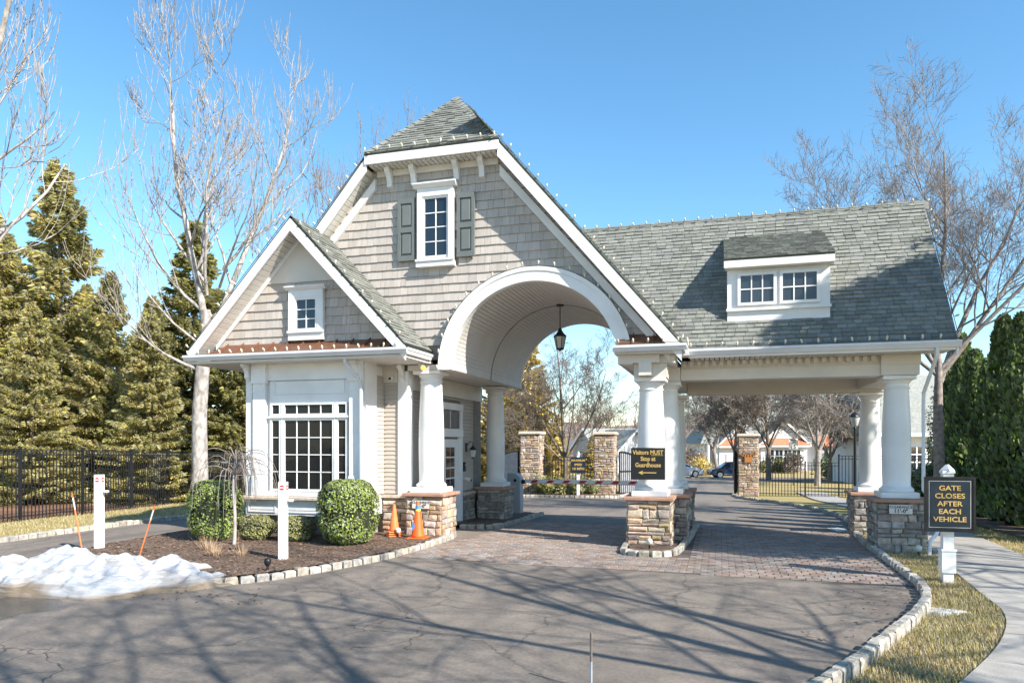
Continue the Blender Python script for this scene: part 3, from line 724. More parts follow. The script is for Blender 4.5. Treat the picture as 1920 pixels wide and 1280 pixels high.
def rake_soffit(xa, xb, zf, y0, y1, n, drop):
    for i in range(n):
        a = xa + (xb - xa) * i / n; b = xa + (xb - xa) * (i + .86) / n; za, zb = zf(a) - drop, zf(b) - drop
        MB().loft([(a, y0, za), (b, y0, zb), (b, y0, zb + .02), (a, y0, za + .02)], [(a, y1, za), (b, y1, zb), (b, y1, zb + .02), (a, y1, za + .02)]).build('soffit_board', 'soffit', GH)
rake_soffit(-6.2 - HX, -9.4, rz, RY0 + .021, 15.195, 18, .33)
rake_soffit(-6.2 + HX, -.9, rz, RY0 + .021, 15.195, 40, .33)
for x in (-7.35, -6.75, -5.7, -5.1):    # corbels under the jerkinhead
    MB().prism([(15.19, 8.53), (14.93, 8.53), (14.94, 8.44), (15.04, 8.36), (15.09, 8.22), (15.08, 8.12), (15.19, 8.10)], 'x', x - .06, x + .06).build('bracket', 'white', GH)
# --- small gable roof
SE = 4.2; SX0, SX1 = -11.72, -6.3; SY0 = 13.66
sz_ = lambda x: 7.17 - SSL * abs(x - SPX)
sr = roof_slab('bay_roof', [(SPX, SY0, 7.17), (SX1, SY0, sz_(SX1)), (SX1, 15.18, sz_(SX1)), (SPX, 15.18, 7.17)], .07)
roof_slab('bay_roof', [(SPX, SY0, 7.17), (SX0, SY0, sz_(SX0)), (SX0, 16.5, sz_(SX0)), (SPX, 16.5, 7.17)], .07)
ssl = math.hypot(1, SSL)
shingle_plane(sr, (SX1, SY0, sz_(SX1)), (0, 1, 0), (-1 / ssl, 0, SSL / ssl), [(1, 0, 1.42), (-1, 0, .02), (0, 1, abs(SX1 - SPX) * ssl)])
slope_board('rake_fascia', SPX, 7.17, SX1 + .02, sz_(SX1 + .02), SY0 - .02, SY0 + .02, .27, 'white', drop=.06)
slope_board('rake_fascia', SPX, 7.17, SX0 + .02, sz_(SX0 + .02), SY0 - .021, SY0 + .019, .27, 'white', drop=.06)
slope_board('rake_trim', SPX, SPZ - .02, -6.75, SPZ - .02 - SSL * (SPX * -1 - 6.75), BY - .07, BY - .036, .2, 'white', drop=.03)
slope_board('rake_trim', SPX, SPZ - .02, -11.3, SPZ - .02 - SSL * (11.3 + SPX), BY - .071, BY - .036, .2, 'white', drop=.03)
rake_soffit(SPX, -11.55, sz_, SY0 + .021, BY - .002, 26, .3); rake_soffit(SPX, -6.45, sz_, SY0 + .021, BY - .002, 26, .3)
# copper pent roof with standing seams across the bay
cp = MB().loft([(-11.35, SY0 + .02, 4.19), (-6.62, SY0 + .02, 4.19), (-6.95, BY - .005, 4.48), (-11.0, BY - .005, 4.48)], [(-11.35, SY0 + .02, 4.16), (-6.62, SY0 + .02, 4.16), (-6.95, BY - .005, 4.45), (-11.0, BY - .005, 4.45)]).build('copper_roof', 'copper', GH)
for i in range(11):
    x = -10.98 + i * .405
    if x < -6.85: MB().loft([(x - .011, SY0 + .03, 4.195), (x + .011, SY0 + .03, 4.195), (x + .011, BY - .006, 4.482), (x - .011, BY - .006, 4.482)], [(x - .007, SY0 + .03, 4.235), (x + .007, SY0 + .03, 4.235), (x + .007, BY - .006, 4.52), (x - .007, BY - .006, 4.52)]).build('standing_seam', 'copper', cp)
cp2 = MB().loft([(-2.05, RY0 + .02, 4.2), (-.85, RY0 + .02, 4.2), (-1.1, 15.195, 4.5), (-2.1, 15.195, 4.5)], [(-2.05, RY0 + .02, 4.17), (-.85, RY0 + .02, 4.17), (-1.1, 15.195, 4.47), (-2.1, 15.195, 4.47)]).build('copper_roof', 'copper', GH)
for x in (-1.75, -1.32): MB().loft([(x - .011, RY0 + .03, 4.205), (x + .011, RY0 + .03, 4.205), (x + .011, 15.19, 4.5), (x - .011, 15.19, 4.5)], [(x - .007, RY0 + .03, 4.245), (x + .007, RY0 + .03, 4.245), (x + .007, 15.19, 4.54), (x - .007, 15.19, 4.54)]).build('standing_seam', 'copper', cp2)
# gutters: profile swept
def gutter_x(x0, x1, y, z, name='gutter'):
    pr = [(y, z - .13), (y - .05, z - .13), (y - .085, z - .06), (y - .10, z - .05), (y - .10, z), (y - .085, z), (y - .085, z - .03), (y, z - .03)]
    return MB().prism(pr, 'x', x0, x1).build(name, 'gutter', GH)
def gutter_y(y0, y1, x, z, sg=1):
    pr = [(x, z - .13), (x + sg * .05, z - .13), (x + sg * .085, z - .06), (x + sg * .1, z - .05), (x + sg * .1, z), (x + sg * .085, z), (x + sg * .085, z - .03), (x, z - .03)]
    return MB().prism(pr, 'y', y0, y1).build('gutter', 'gutter', GH)
gutter_x(SX0 - .05, SX1 + .08, SY0 - .022, 4.19); gutter_y(SY0 - .02, 15.0, SX1 - .02, 4.19)
gutter_x(-2.12, RX1 + .1, RY0 - .022, 4.2); gutter_y(RY0 - .02, 15.5, RX1 + .0, 4.2)
MB().box(SX0 + .02, SY0, 4.0, SX1 - .02, BY + .3, 4.055).build('soffit', 'soffit', GH)
MB().box(SX0 + .02, BY + .301, 4.0, -10.5, 20.5, 4.055).build('soffit', 'soffit', GH)
MB().box(-7.55, BY + .301, 4.0, SX1 - .02, 15.2, 4.054).build('soffit', 'soffit', GH)
MB().box(-2.1, RY0, 4.03, RX1, 15.6, 4.075).build('soffit', 'soffit', GH)
def bracket(x, y, z, parent=GH):
    return MB().prism([(y, z), (y - .24, z), (y - .24, z - .05), (y - .15, z - .1), (y - .09, z - .2), (y - .1, z - .3), (y - .02, z - .38), (y, z - .38)], 'x', x - .05, x + .05).build('bracket', 'white', GH)
for x in (-10.42, -7.66): bracket(x, BY - .055, 3.995)
bracket(-7.06, 15.186, 3.995)
# --- vault and arch trim
va = MB(); N = 64
def arc(r, t): return (ACX + r * math.cos(t), ACZ + r * math.sin(t))
tt = [math.pi * i / N for i in range(N + 1)]
for i in range(N):     # each board with a small recessed groove
    for (ta, tb, r) in ((tt[i], tt[i] + (tt[i + 1] - tt[i]) * .88, ARI), (tt[i] + (tt[i + 1] - tt[i]) * .88, tt[i + 1], ARI + .012)):
        a, b = arc(r, ta), arc(r, tb); a2, b2 = arc(ARI + .06, ta), arc(ARI + .06, tb)
        va.loft([(a[0], 15.12, a[1]), (b[0], 15.12, b[1]), (b2[0], 15.12, b2[1]), (a2[0], 15.12, a2[1])], [(a[0], 20.9, a[1]), (b[0], 20.9, b[1]), (b2[0], 20.9, b2[1]), (a2[0], 20.9, a2[1])])
va.build('vault_ceiling', 'vault', GH)
def ring(y0, y1, r0, r1, m, name, n=48):
    mb = MB()
    for i in range(n):
        ta, tb = math.pi * i / n, math.pi * (i + 1) / n
        q = [arc(r0, ta), arc(r0, tb), arc(r1, tb), arc(r1, ta)]
        mb.loft([(p[0], y0, p[1]) for p in q], [(p[0], y1, p[1]) for p in q])
    return mb.build(name, m, GH)
ring(15.02, 15.2, ARI - .01, ARO, 'white', 'arch_trim'); ring(15.0, 15.019, ARO - .07, ARO + .02, 'white', 'arch_moulding')
ring(20.85, 20.95, ARI - .01, ARO, 'white', 'arch_trim'); ring(17.95, 17.98, ARI - .012, ARI + .01, 'wallcore', 'vault_seam')
# beams carrying the vault
MB().box(-6.9, 15.12, 3.862, ACX - ARI - .001, 20.95, 3.98).build('vault_beam', 'white_warm', GH)
MB().box(ACX + ARI + .001, 15.12, 3.862, -.9, 20.6, 4.02).build('vault_beam', 'white_warm', GH)
MB().box(-1.74, 15.17, 3.572, -1.06, 15.82, 3.86).build('entablature', 'white_warm', GH)
MB().box(-2.03, 14.985, 3.864, -1.2, 15.118, 4.028).build('cornice_block', 'white_warm', GH)
MB().box(-1.62, 14.95, 3.6, -1.36, 15.165, 3.862).build('bracket_block', 'white_warm', GH)
MB().box(-1.45, 16.2, 3.562, -.84, 20.25, 3.861).build('side_beam', 'white_warm', GH)
# --- canopy (portico) with beams, dentils, roof and dormer
PX1, PEY, PRY, PEZ, PRZ = 4.38, 15.55, 18.0, 4.16, 7.6
PSL = (PRZ - PEZ) / (PRY - PEY)
xl = lambda z: -.74 - (z - 4.24) / SL
pr_ = roof_slab('canopy_roof', [(xl(PEZ) - .1, PEY, PEZ), (PX1, PEY, PEZ), (PX1, PRY, PRZ), (xl(PRZ) - .1, PRY, PRZ)], .08)
roof_slab('canopy_roof', [(xl(PEZ) - .1, 2 * PRY - PEY, PEZ), (PX1, 2 * PRY - PEY, PEZ), (PX1, PRY, PRZ), (xl(PRZ) - .1, PRY, PRZ)], .08)
pl = math.hypot(PRY - PEY, PRZ - PEZ); cy_, cz_ = (PRY - PEY) / pl, (PRZ - PEZ) / pl
DX0, DX1 = .15, 2.18
kx = cz_ / SL
shingle_plane(pr_, (0, PEY - .02, PEZ - .02), (1, 0, 0), (0, cy_, cz_), [(1, 0, PX1), (-1, -kx, .74 + (PEZ - 4.24) / SL + .04), (0, 1, pl)])
for i in range(30):
    x = -3.5 + i * .265
    MB().add([(x, PRY - .16, PRZ - .19), (x, PRY, PRZ + .05), (x, PRY + .16, PRZ - .19), (x + .285, PRY - .16, PRZ - .2), (x + .285, PRY, PRZ + .035), (x + .285, PRY + .16, PRZ - .2)], [(0, 3, 4, 1), (1, 4, 5, 2)]).build('ridge_shingle', 'shingle', pr_)
for sg, y0 in ((1, PEY), (-1, 2 * PRY - PEY)):
    MB().loft([(PX1 - .02, y0, PEZ - .26), (PX1 - .02, PRY, PRZ - .26), (PX1 - .02, PRY, PRZ - .04), (PX1 - .02, y0, PEZ - .04)], [(PX1 + .02, y0, PEZ - .26), (PX1 + .02, PRY, PRZ - .26), (PX1 + .02, PRY, PRZ - .04), (PX1 + .02, y0, PEZ - .04)]).build('rake_fascia', 'white', GH)
MB().prism([(16.3, 4.0), (19.7, 4.0), (PRY, 7.3)], 'x', 3.8, 3.86).build('canopy_gable', 'siding', GH)
gutter_x(RX1 + .12, PX1 + .05, PEY - .002, 4.17); MB().box(RX1 - .6, 15.3, 4.022, RX1 + .119, PEY + .2, 4.155).build('eave_return', 'gutter', GH)
MB().box(RX1 + .1, PEY, 3.99, PX1 - .03, PEY + .03, 4.1).build('eave_fascia', 'white', GH)
for i in range(48):
    x0 = RX1 + .11 + i * (PX1 - RX1 - .16) / 48; MB().box(x0 + .008, PEY + .031, 4.0, x0 + (PX1 - RX1 - .16) / 48 - .008, 16.25, 4.02).build('soffit_board', 'soffit', GH)
MB().box(-.83, 16.22, 3.58, 3.17, 16.75, 3.82).build('canopy_beam', 'white_warm', GH)
MB().box(-.83, 16.26, 3.821, 3.17, 16.7, 3.998).build('canopy_frieze', 'white_warm', GH)
MB().box(3.172, 16.18, 3.585, 3.88, 16.8, 3.8).build('canopy_beam_end', 'white_warm', GH); MB().box(3.172, 16.16, 3.801, 3.9, 16.8, 3.998).build('canopy_beam_end', 'white_warm', GH)
dm = MB().box(0, 0, 0, .085, .06, .11).mesh('dentil'); dm.materials.append(MATS['white_warm'])
for i in range(25):
    o = link('dentil', dm, None, GH); o.matrix_parent_inverse = Matrix.Translation(-GH.location); o.location = (-.8 + i * .158, 16.199, 3.885)
MB().box(-.835, 19.6, 3.475, 3.95, 20.1, 3.9).build('canopy_beam', 'white_warm', GH); MB().box(3.3, 16.81, 3.54, 3.9, 19.59, 3.86).build('side_beam', 'white_warm', GH)
MB().box(-.83, 16.76, 3.87, 3.29, 19.59, 3.92).build('canopy_ceiling', 'soffit', GH)
# dormer
DY = 15.98
dr = MB(); dr.box(DX0, DY, 4.70, DX1, DY + .08, 6.02); dw = dr.build('dormer_wall', 'white', GH)
for xx in (DX0, DX1 - .06): MB().prism([(DY + .081, 4.8), (17.4, 6.86), (DY + .081, 6.05)], 'x', xx, xx + .06).build('dormer_cheek', 'white', GH)
dz_ = lambda y: 6.09 + (y - 15.8) * .51
dd = roof_slab('dormer_roof', [(DX0 - .07, 15.8, 6.09), (DX1 + .07, 15.8, 6.09), (DX1 + .07, 17.55, dz_(17.55)), (DX0 - .07, 17.55, dz_(17.55))], .04)
dl = math.hypot(1, .51)
shingle_plane(dd, (DX0 - .07, 15.78, 6.085), (1, 0, 0), (0, 1 / dl, .51 / dl), [(1, 0, DX1 - DX0 + .14), (-1, 0, 0), (0, 1, 1.96)], .085, .14, .24)
MB().box(DX0 - .07, 15.79, 5.9, DX1 + .07, 15.83, 6.045).build('dormer_fascia', 'white', GH); MB().box(DX0 - .05, 15.831, 5.88, DX1 + .05, DY - .001, 5.92).build('soffit', 'soffit', GH)
MB().box(DX0 - .02, DY - .06, 5.0, DX1 + .02, DY + .0, 5.06).build('dormer_sill', 'white', GH)
window(.42, 1.08, 5.17, 5.74, DY - .01, .06, 3, 2, 'pane_grey', bars=.025); window(1.26, 1.92, 5.17, 5.74, DY - .01, .06, 3, 2, 'pane_grey', bars=.025)
flush('shingle', 'shingle_courses'); flush('stone', 'stone_field')
# gable windows with trim heads, shutters
w1 = window(-6.47, -5.93, 6.45, 7.75, 15.13, .05, 2, 4, 'pane')
t_ = MB(); t_.box(-6.64, 15.05, 6.371, -6.521, 15.19, 7.80); t_.box(-5.879, 15.05, 6.371, -5.76, 15.19, 7.80); t_.box(-6.64, 15.05, 7.801, -5.76, 15.19, 7.98); t_.box(-6.66, 15.03, 6.2, -5.74, 15.19, 6.319); t_.box(-6.67, 15.0, 6.32, -5.73, 15.049, 6.37); t_.build('window_trim', 'white', w1)
MB().prism([(15.19, 7.981), (15.03, 7.981), (14.95, 8.06), (14.95, 8.09), (15.19, 8.09)], 'x', -6.72, -5.68).build('window_head', 'white', w1)
w2 = window(-9.13, -8.65, 4.76, 5.40, BY - .07, .05, 2, 3, 'pane')
t_ = MB(); t_.box(-9.33, BY - .13, 4.66, -9.181, BY - .035, 5.45); t_.box(-8.599, BY - .13, 4.66, -8.45, BY - .035, 5.45); t_.box(-9.33, BY - .13, 5.451, -8.45, BY - .036, 5.62); t_.box(-9.34, BY - .12, 4.5, -8.44, BY - .036, 4.659); t_.box(-9.35, BY - .16, 4.66, -8.43, BY - .131, 4.71); t_.build('window_trim', 'white', w2)
MB().prism([(BY - .036, 5.621), (BY - .14, 5.621), (BY - .2, 5.68), (BY - .2, 5.71), (BY - .036, 5.71)], 'x', -9.4, -8.38).build('window_head', 'white', w2)
for x0 in (-7.14, -5.69):
    s_ = MB(); a, b = x0, x0 + .42
    s_.box(a, 15.09, 6.38, a + .07, 15.15, 7.82); s_.box(b - .07, 15.09, 6.38, b, 15.15, 7.82); s_.box(a + .0705, 15.09, 6.38, b - .0705, 15.15, 6.5); s_.box(a + .0705, 15.09, 7.70, b - .0705, 15.15, 7.82); s_.box(a + .0705, 15.09, 7.03, b - .0705, 15.15, 7.15); s_.box(a + .0705, 15.125, 6.501, b - .0705, 15.16, 7.699)
    sh = s_.build('shutter', 'shutter', GH)
    for z0, z1 in ((6.54, 6.99), (7.19, 7.66)): bevel(MB().box(a + .1, 15.1, z0, b - .1, 15.124, z1).build('raised_panel', 'shutter', sh), .015)
# downspouts
def downspout(pts, label=None):
    return bevel(MB().tube(pts, .045, 4, True).build('downspout', 'gutter', GH), .01)
downspout([(-7.72, 13.7, 4.05), (-7.72, 13.72, 3.92), (-7.54, 13.95, 3.6), (-7.50, 14.02, 3.4), (-7.50, 14.03, 1.05)])
downspout([(4.02, 15.5, 4.05), (4.02, 15.52, 3.9), (3.93, 16.1, 3.2), (3.93, 16.12, 3.0), (3.93, 16.12, 1.25), (3.98, 16.0, 1.13), (4.12, 15.9, 1.05), (4.14, 15.88, .5), (4.08, 15.86, .38), (3.98, 15.82, .28), (3.95, 15.8, -.02)])

# --- string lights
bulb_me = MB().lathe([(.013, -.03), (.015, -.01), (.021, .01), (.024, .024), (.018, .044), (.006, .062)], 0, 0, 8).mesh('bulb', True); bulb_me.materials.append(MATS['bulb'])
def lights(path, step, label, up=(0, -.3, 1), off=.02):
    pts = resample(path, step); upv = Vector(up).normalized()
    mb = MB(); mb.tube([p + upv * .005 for p in pts], .007, 4, True)
    c = mb.build('string_lights', 'cord'); tag(c, label, 'string lights', 'strings of clear bulbs along the roof edges')
    for p in pts:
        b = link('bulb', bulb_me, None, c); b.location = p + upv * (off + .03); jit = Vector((rnd.gauss(0, .18), rnd.gauss(0, .18), rnd.gauss(0, .1)))
        b.rotation_euler = (upv + jit).to_track_quat('Z', 'Y').to_euler()
V = Vector
lights([V((-11.7, 13.64, 4.2)), V((-6.3, 13.64, 4.2))], .29, 'light string along the front gutter of the guardhouse bay')
lights([V((SPX + .05, SY0 - .02, 7.14)), V((SX1, SY0 - .02, sz_(SX1) + .02))], .31, 'light string down the right rake of the small bay gable', (.3, -.4, .8))
lights([V((SPX - .1, SY0 - .02, 7.08)), V((SX0, SY0 - .02, sz_(SX0)))], .31, 'light string down the left rake of the small bay gable', (-.6, -.2, .8))
lights([V((-6.2 - HX, RY0 - .06, EZ + .02)), V((-6.2 + HX, RY0 - .06, EZ + .02))], .31, 'light string on the eave of the clipped top of the main gable', (0, -.5, 1))
lights([V((-6.2 + HX + .05, RY0 - .02, EZ - .02)), V((RX1, RY0 - .02, rz(RX1) + .02))], .31, 'light string down the long right rake of the main gable', (.6, -.1, .7))
lights([V((-6.2 - HX, RY0 - .02, EZ - .02)), V((-9.3, RY0 - .02, rz(-9.3) + .02))], .33, 'light string down the left rake of the main gable', (-.6, -.1, .7))
lights([V((ACX + (ARO + .03) * math.cos(t), 15.0, ACZ + (ARO + .03) * math.sin(t))) for t in [math.pi * (1 - i / 40) for i in range(38)]], .36, 'light string around the white arch trim', (0, -.3, 1))
lights([V((-3.3, PRY - .08, PRZ - .02)), V((PX1, PRY - .08, PRZ - .02))], .31, 'light string along the ridge of the side canopy roof', (0, -.7, .8))
lights([V((RX1 + .15, PEY - .1, 4.19)), V((PX1, PEY - .1, 4.19))], .31, 'light string along the front gutter of the side canopy')
lights([V((-2.0, RY0 - .12, 4.22)), V((RX1 + .1, RY0 - .12, 4.22)), V((RX1 + .1, 15.4, 4.2))], .3, 'short light string on the gutter above the central column')
lights([V((PX1 + .03, PRY, PRZ)), V((PX1 + .03, PEY, PEZ))], .36, 'light string down the right rake of the side canopy', (.8, -.2, .5))
# --- lantern, sconce, cameras
L_ = thing('pendant_lantern', (-3.93, 17.9, 4.7), 'black pendant lantern hanging on a chain from the arched ceiling', 'lantern')
MB().tube([(-3.93, 17.9, 5.72), (-3.93, 17.9, 5.1)], .014, 6).build('chain', 'black_metal', L_); MB().lathe([(.1, 5.69), (.1, 5.73)], -3.93, 17.9, 12).build('canopy_plate', 'black_metal', L_)
MB().lathe([(.02, 5.14), (.05, 5.1), (.06, 5.06), (.10, 5.0), (.17, 4.93), (.18, 4.915)], -3.93, 17.9, 6).build('lantern_cap', 'black_metal', L_)
MB().lathe([(.09, 4.62), (.15, 4.91)], -3.93, 17.9, 6).build('glass', 'lamp_glass', L_)
for k in range(6):
    a = k * math.pi / 3; MB().tube([(-3.93 + .095 * math.cos(a), 17.9 + .095 * math.sin(a), 4.61), (-3.93 + .156 * math.cos(a), 17.9 + .156 * math.sin(a), 4.915)], .01, 4).build('bar', 'black_metal', L_)
MB().lathe([(.1, 4.58), (.1, 4.62), (.03, 4.56), (.01, 4.54)][::-1], -3.93, 17.9, 6).build('base_ring', 'black_metal', L_)
def sconce():
    t = thing('wall_sconce', (-6.9, 19.12, 1.85), 'black lantern sconce on the siding beside the guardhouse door', 'wall lamp')
    MB().box(-6.925, 19.06, 1.95, -6.9, 19.18, 2.2).build('back_plate', 'black_metal', t)
    MB().tube([(-6.9, 19.12, 2.12), (-6.8, 19.12, 2.24), (-6.72, 19.12, 2.2), (-6.72, 19.12, 2.12)], .012, 6).build('arm', 'black_metal', t)
    MB().lathe([(.12, 2.0), (.06, 2.07), (.02, 2.12)], -6.72, 19.12, 6).build('hood', 'black_metal', t); MB().lathe([(.06, 1.8), (.1, 2.0)], -6.72, 19.12, 6).build('glass', 'lamp_glass', t); MB().lathe([(.02, 1.76), (.065, 1.8)], -6.72, 19.12, 6).build('foot', 'black_metal', t)
sconce()
t = thing('keypad', (-6.9, 18.95, 1.5), 'small black intercom box on the siding below the sconce', 'intercom'); MB().box(-6.925, 18.88, 1.4, -6.88, 19.0, 1.66).build('case', 'black_metal', t); MB().lathe([(.03, 0), (.03, .01)], 0, 0, 10).build('lens', 'lamp_glass', t, loc=(0, 0, 0)).matrix_basis = Matrix.Translation((.02, .0, .08)) @ Matrix.Rotation(R(90), 4, 'Y')
def wallcam(loc, rz, label):
    t = thing('security_camera', loc, label, 'camera', None, False, rz)
    MB().tube([(0, 0, 0), (.1, 0, 0)], .025, 8, True).build('bracket', 'white', t); MB().tube([(.08, 0, .0), (.14, 0, -.01), (.3, 0, -.05)], [.03, .045, .045], 10, True).build('camera_body', 'white', t); MB().tube([(.3, 0, -.05), (.306, 0, -.052)], .035, 10, True).build('lens', 'black_metal', t)
wallcam((-6.9, 18.78, 1.22), R(-20), 'white bullet camera on the wall beside the guardhouse door'); wallcam((-7.3, 15.2, 3.72), R(-80), 'small camera under the eave beside the guardhouse bay')
t = thing('flood_light', (-6.5, 14.9, 3.95), 'small twin floodlight with yellow lens under the bay gutter', 'floodlight'); MB().lathe([(.05, 3.9), (.06, 3.99)], -6.5, 14.95, 10).build('mount', 'gutter', t); MB().tube([(-6.5, 14.95, 3.93), (-6.42, 14.88, 3.9), (-6.38, 14.8, 3.88)], [.03, .05, .06], 10, True).build('lamp_head', 'gutter', t); MB().tube([(-6.38, 14.8, 3.88), (-6.372, 14.785, 3.877)], .055, 10, True).build('lens', 'yellow_tape', t)

# ---------------------------------------------------------------- signs
def sign_gate():
    t = thing('gate_sign', (3.45, 12.7, 0), 'dark blue sign with gold letters telling that the gate closes after each vehicle', 'sign', None, False, R(3))
    p = MB().box(-.075, 0, 0, .075, .13, 1.72); p.build('post', 'white', t)
    q = MB(); q.box(-.1, -.02, .16, .1, .15, .5); q.box(-.11, -.03, .5, .11, .16, .53); q.build('post_sleeve', 'white', t)
    c = MB(); c.box(-.09, -.015, 1.721, .09, .145, 1.76); c.lathe([(.11, 1.761), (.09, 1.79), (.02, 1.86)], 0, .065, 4); c.build('post_cap', 'white', t)
    f = MB(); f.box(-.36, -.06, .81, .36, -.02, .845); f.box(-.36, -.06, 1.635, .36, -.02, 1.67); f.box(-.36, -.06, .8455, -.325, -.02, 1.6345); f.box(.325, -.06, .8455, .36, -.02, 1.6345); f.build('frame', 'sign_black', t)
    b = MB().box(-.3245, -.048, .8455, .3245, -.022, 1.6345).build('board', 'sign_navy', t)
    l_ = MB(); 
    for z in (.875, 1.6): l_.box(-.295, -.0505, z, .295, -.0485, z + .005)
    for x in (-.295, .29): l_.box(x, -.0505, .8805, x + .005, -.0485, 1.5995)
    l_.build('border_line', 'plate', b)
    for i, w in enumerate(('GATE', 'CLOSES', 'AFTER', 'EACH', 'VEHICLE')): text(w, .108, (0, -.051, 1.49 - i * .122), 'gold', b, bold=.002, sx=1.15)
sign_gate()
def sign_visitors():
    t = thing('visitor_sign', (-1.43, 15.0, 1.44), 'black sign with gold text and arrow for visitors on the central column', 'sign', None, False)
    b = MB().box(-.345, -.03, 0, .345, 0, .66).build('board', 'sign_black', t)
    for i, (w, z) in enumerate((('Visitors MUST', .56), ('Stop at', .43), ('Guardhouse', .30))): text(w, .125, (0, -.033, z), 'gold', b, bold=.003, sx=.84)
    u = MB().box(.065, -.034, .5, .31, -.031, .508); u.build('underline', 'gold', b)
    a = MB(); a.box(-.12, -.034, .135, .17, -.031, .155); a.add([(-.2, -.034, .145), (-.1, -.034, .10), (-.12, -.034, .145), (-.1, -.034, .19)], [(0, 1, 2), (0, 2, 3)]); a.build('arrow', 'gold', b)
    MB().tube([(0, .02, .3), (0, .1, .3)], .03, 6, True).build('bracket', 'black_metal', t)
sign_visitors()
def clearance(x, y, z, label):
    t = thing('clearance_plate', (x, y, z), label, 'sign', None, False)
    MB().box(-.22, -.012, -.1, .22, 0, .1).build('edge', 'ink', t); b = MB().box(-.212, -.016, -.092, .212, -.0125, .092).build('plate', 'plate', t)
    text('CLEARANCE', .074, (0, -.0175, .045), 'ink', b, bold=.0008); text('11\'-0"', .11, (0, -.0175, -.035), 'ink', b, bold=.002)
clearance(3.49, 15.99, .865, 'white clearance plate on the right stone pier'); clearance(-6.5, 14.96, .81, 'white clearance plate on the left stone pier behind a traffic cone')

# ---------------------------------------------------------------- objects in the bed
def guide_post(x, y, label, h):
    t = thing('camera_post', (x, y, .1), label, 'post', 'square white camera posts in the mulch bed', False, R(14))
    bevel(MB().box(-.07, -.07, -.05, .07, .07, h).build('post', 'white', t), .006)
    for s_ in (0, 1):
        d_ = MB(); n = 8; pts = [(.048 * math.cos((k + .5) * math.pi / 4), .048 * math.sin((k + .5) * math.pi / 4)) for k in range(8)]
        off = .0735
        A = [(p[0] - .0, -off, h - .1 + p[1]) for p in pts] if s_ == 0 else [(off, p[0], h - .1 + p[1]) for p in pts]
        B = [(p[0], -off + .004, h - .1 + p[1]) for p in pts] if s_ == 0 else [(off - .004, p[0], h - .1 + p[1]) for p in pts]
        d_.loft(A, B); q = d_.build('stop_sticker', 'red', t)
        w = MB(); (w.box(-.04, -off - .002, h - .112, .04, -off - .0005, h - .088) if s_ == 0 else w.box(off + .0005, -.04, h - .112, off + .002, .04, h - .088)); w.build('sticker_band', 'plate', q)
    MB().tube([(.07, 0, h - .33), (.11, 0, h - .33)], .02, 6, True).build('camera_arm', 'white', t); bevel(MB().box(.10, -.04, h - .36, .19, .035, h - .31).build('camera_head', 'white', t), .015)
guide_post(-11.85, 11.35, 'square white camera post behind the snow pile near the fence', 1.47); guide_post(-7.55, 11.2, 'square white camera post in front of the bay window', 1.4)
def cone(x, y, s, label, m, tape, n=1, z=.115):
    t = thing('traffic_cone', (x, y, z), label, 'traffic cone', None, False, rnd.uniform(0, 1))
    for k in range(n):
        zz = k * .045
        b = MB().box(-.2 * s, -.2 * s, zz, .2 * s, .2 * s, zz + .03); bevel(b.build('base', m, t), .012)
    zz = (n - 1) * .045
    MB().lathe([(.155 * s, zz + .031), (.14 * s, zz + .07), (.035 * s, zz + .78 * s), (.03 * s, zz + .8 * s), (.012, zz + .8 * s)], 0, 0, 20).build('cone_body', m, t, True)
    if tape:
        f = lambda h: .14 - (.105) * (h - .07) / .71 + .003
        MB().lathe([(f(.64), .64), (f(.72), .72)], 0, 0, 16).build('tape', 'blue_tape', t); MB().lathe([(f(.60), .6), (f(.638), .638)], 0, 0, 16).build('tape', 'yellow_tape', t)
        o = MB().lathe([(.001, .0), (.045, .004), (.045, .005)], 0, 0, 12).build('blue_mark', 'blue_tape', t); o.matrix_basis = Matrix.Translation((-.07, -.098, .27)) @ Matrix.Rotation(R(78), 4, 'X') @ Matrix.Diagonal((.7, 1.9, 1, 1))
cone(-6.35, 14.45, 1.0, 'large orange traffic cone with blue tape in front of the left pier', 'orange', True)
cone(-7.0, 14.62, .78, 'smaller stacked orange cones between the round shrub and pier', 'orange_old', False, 3)
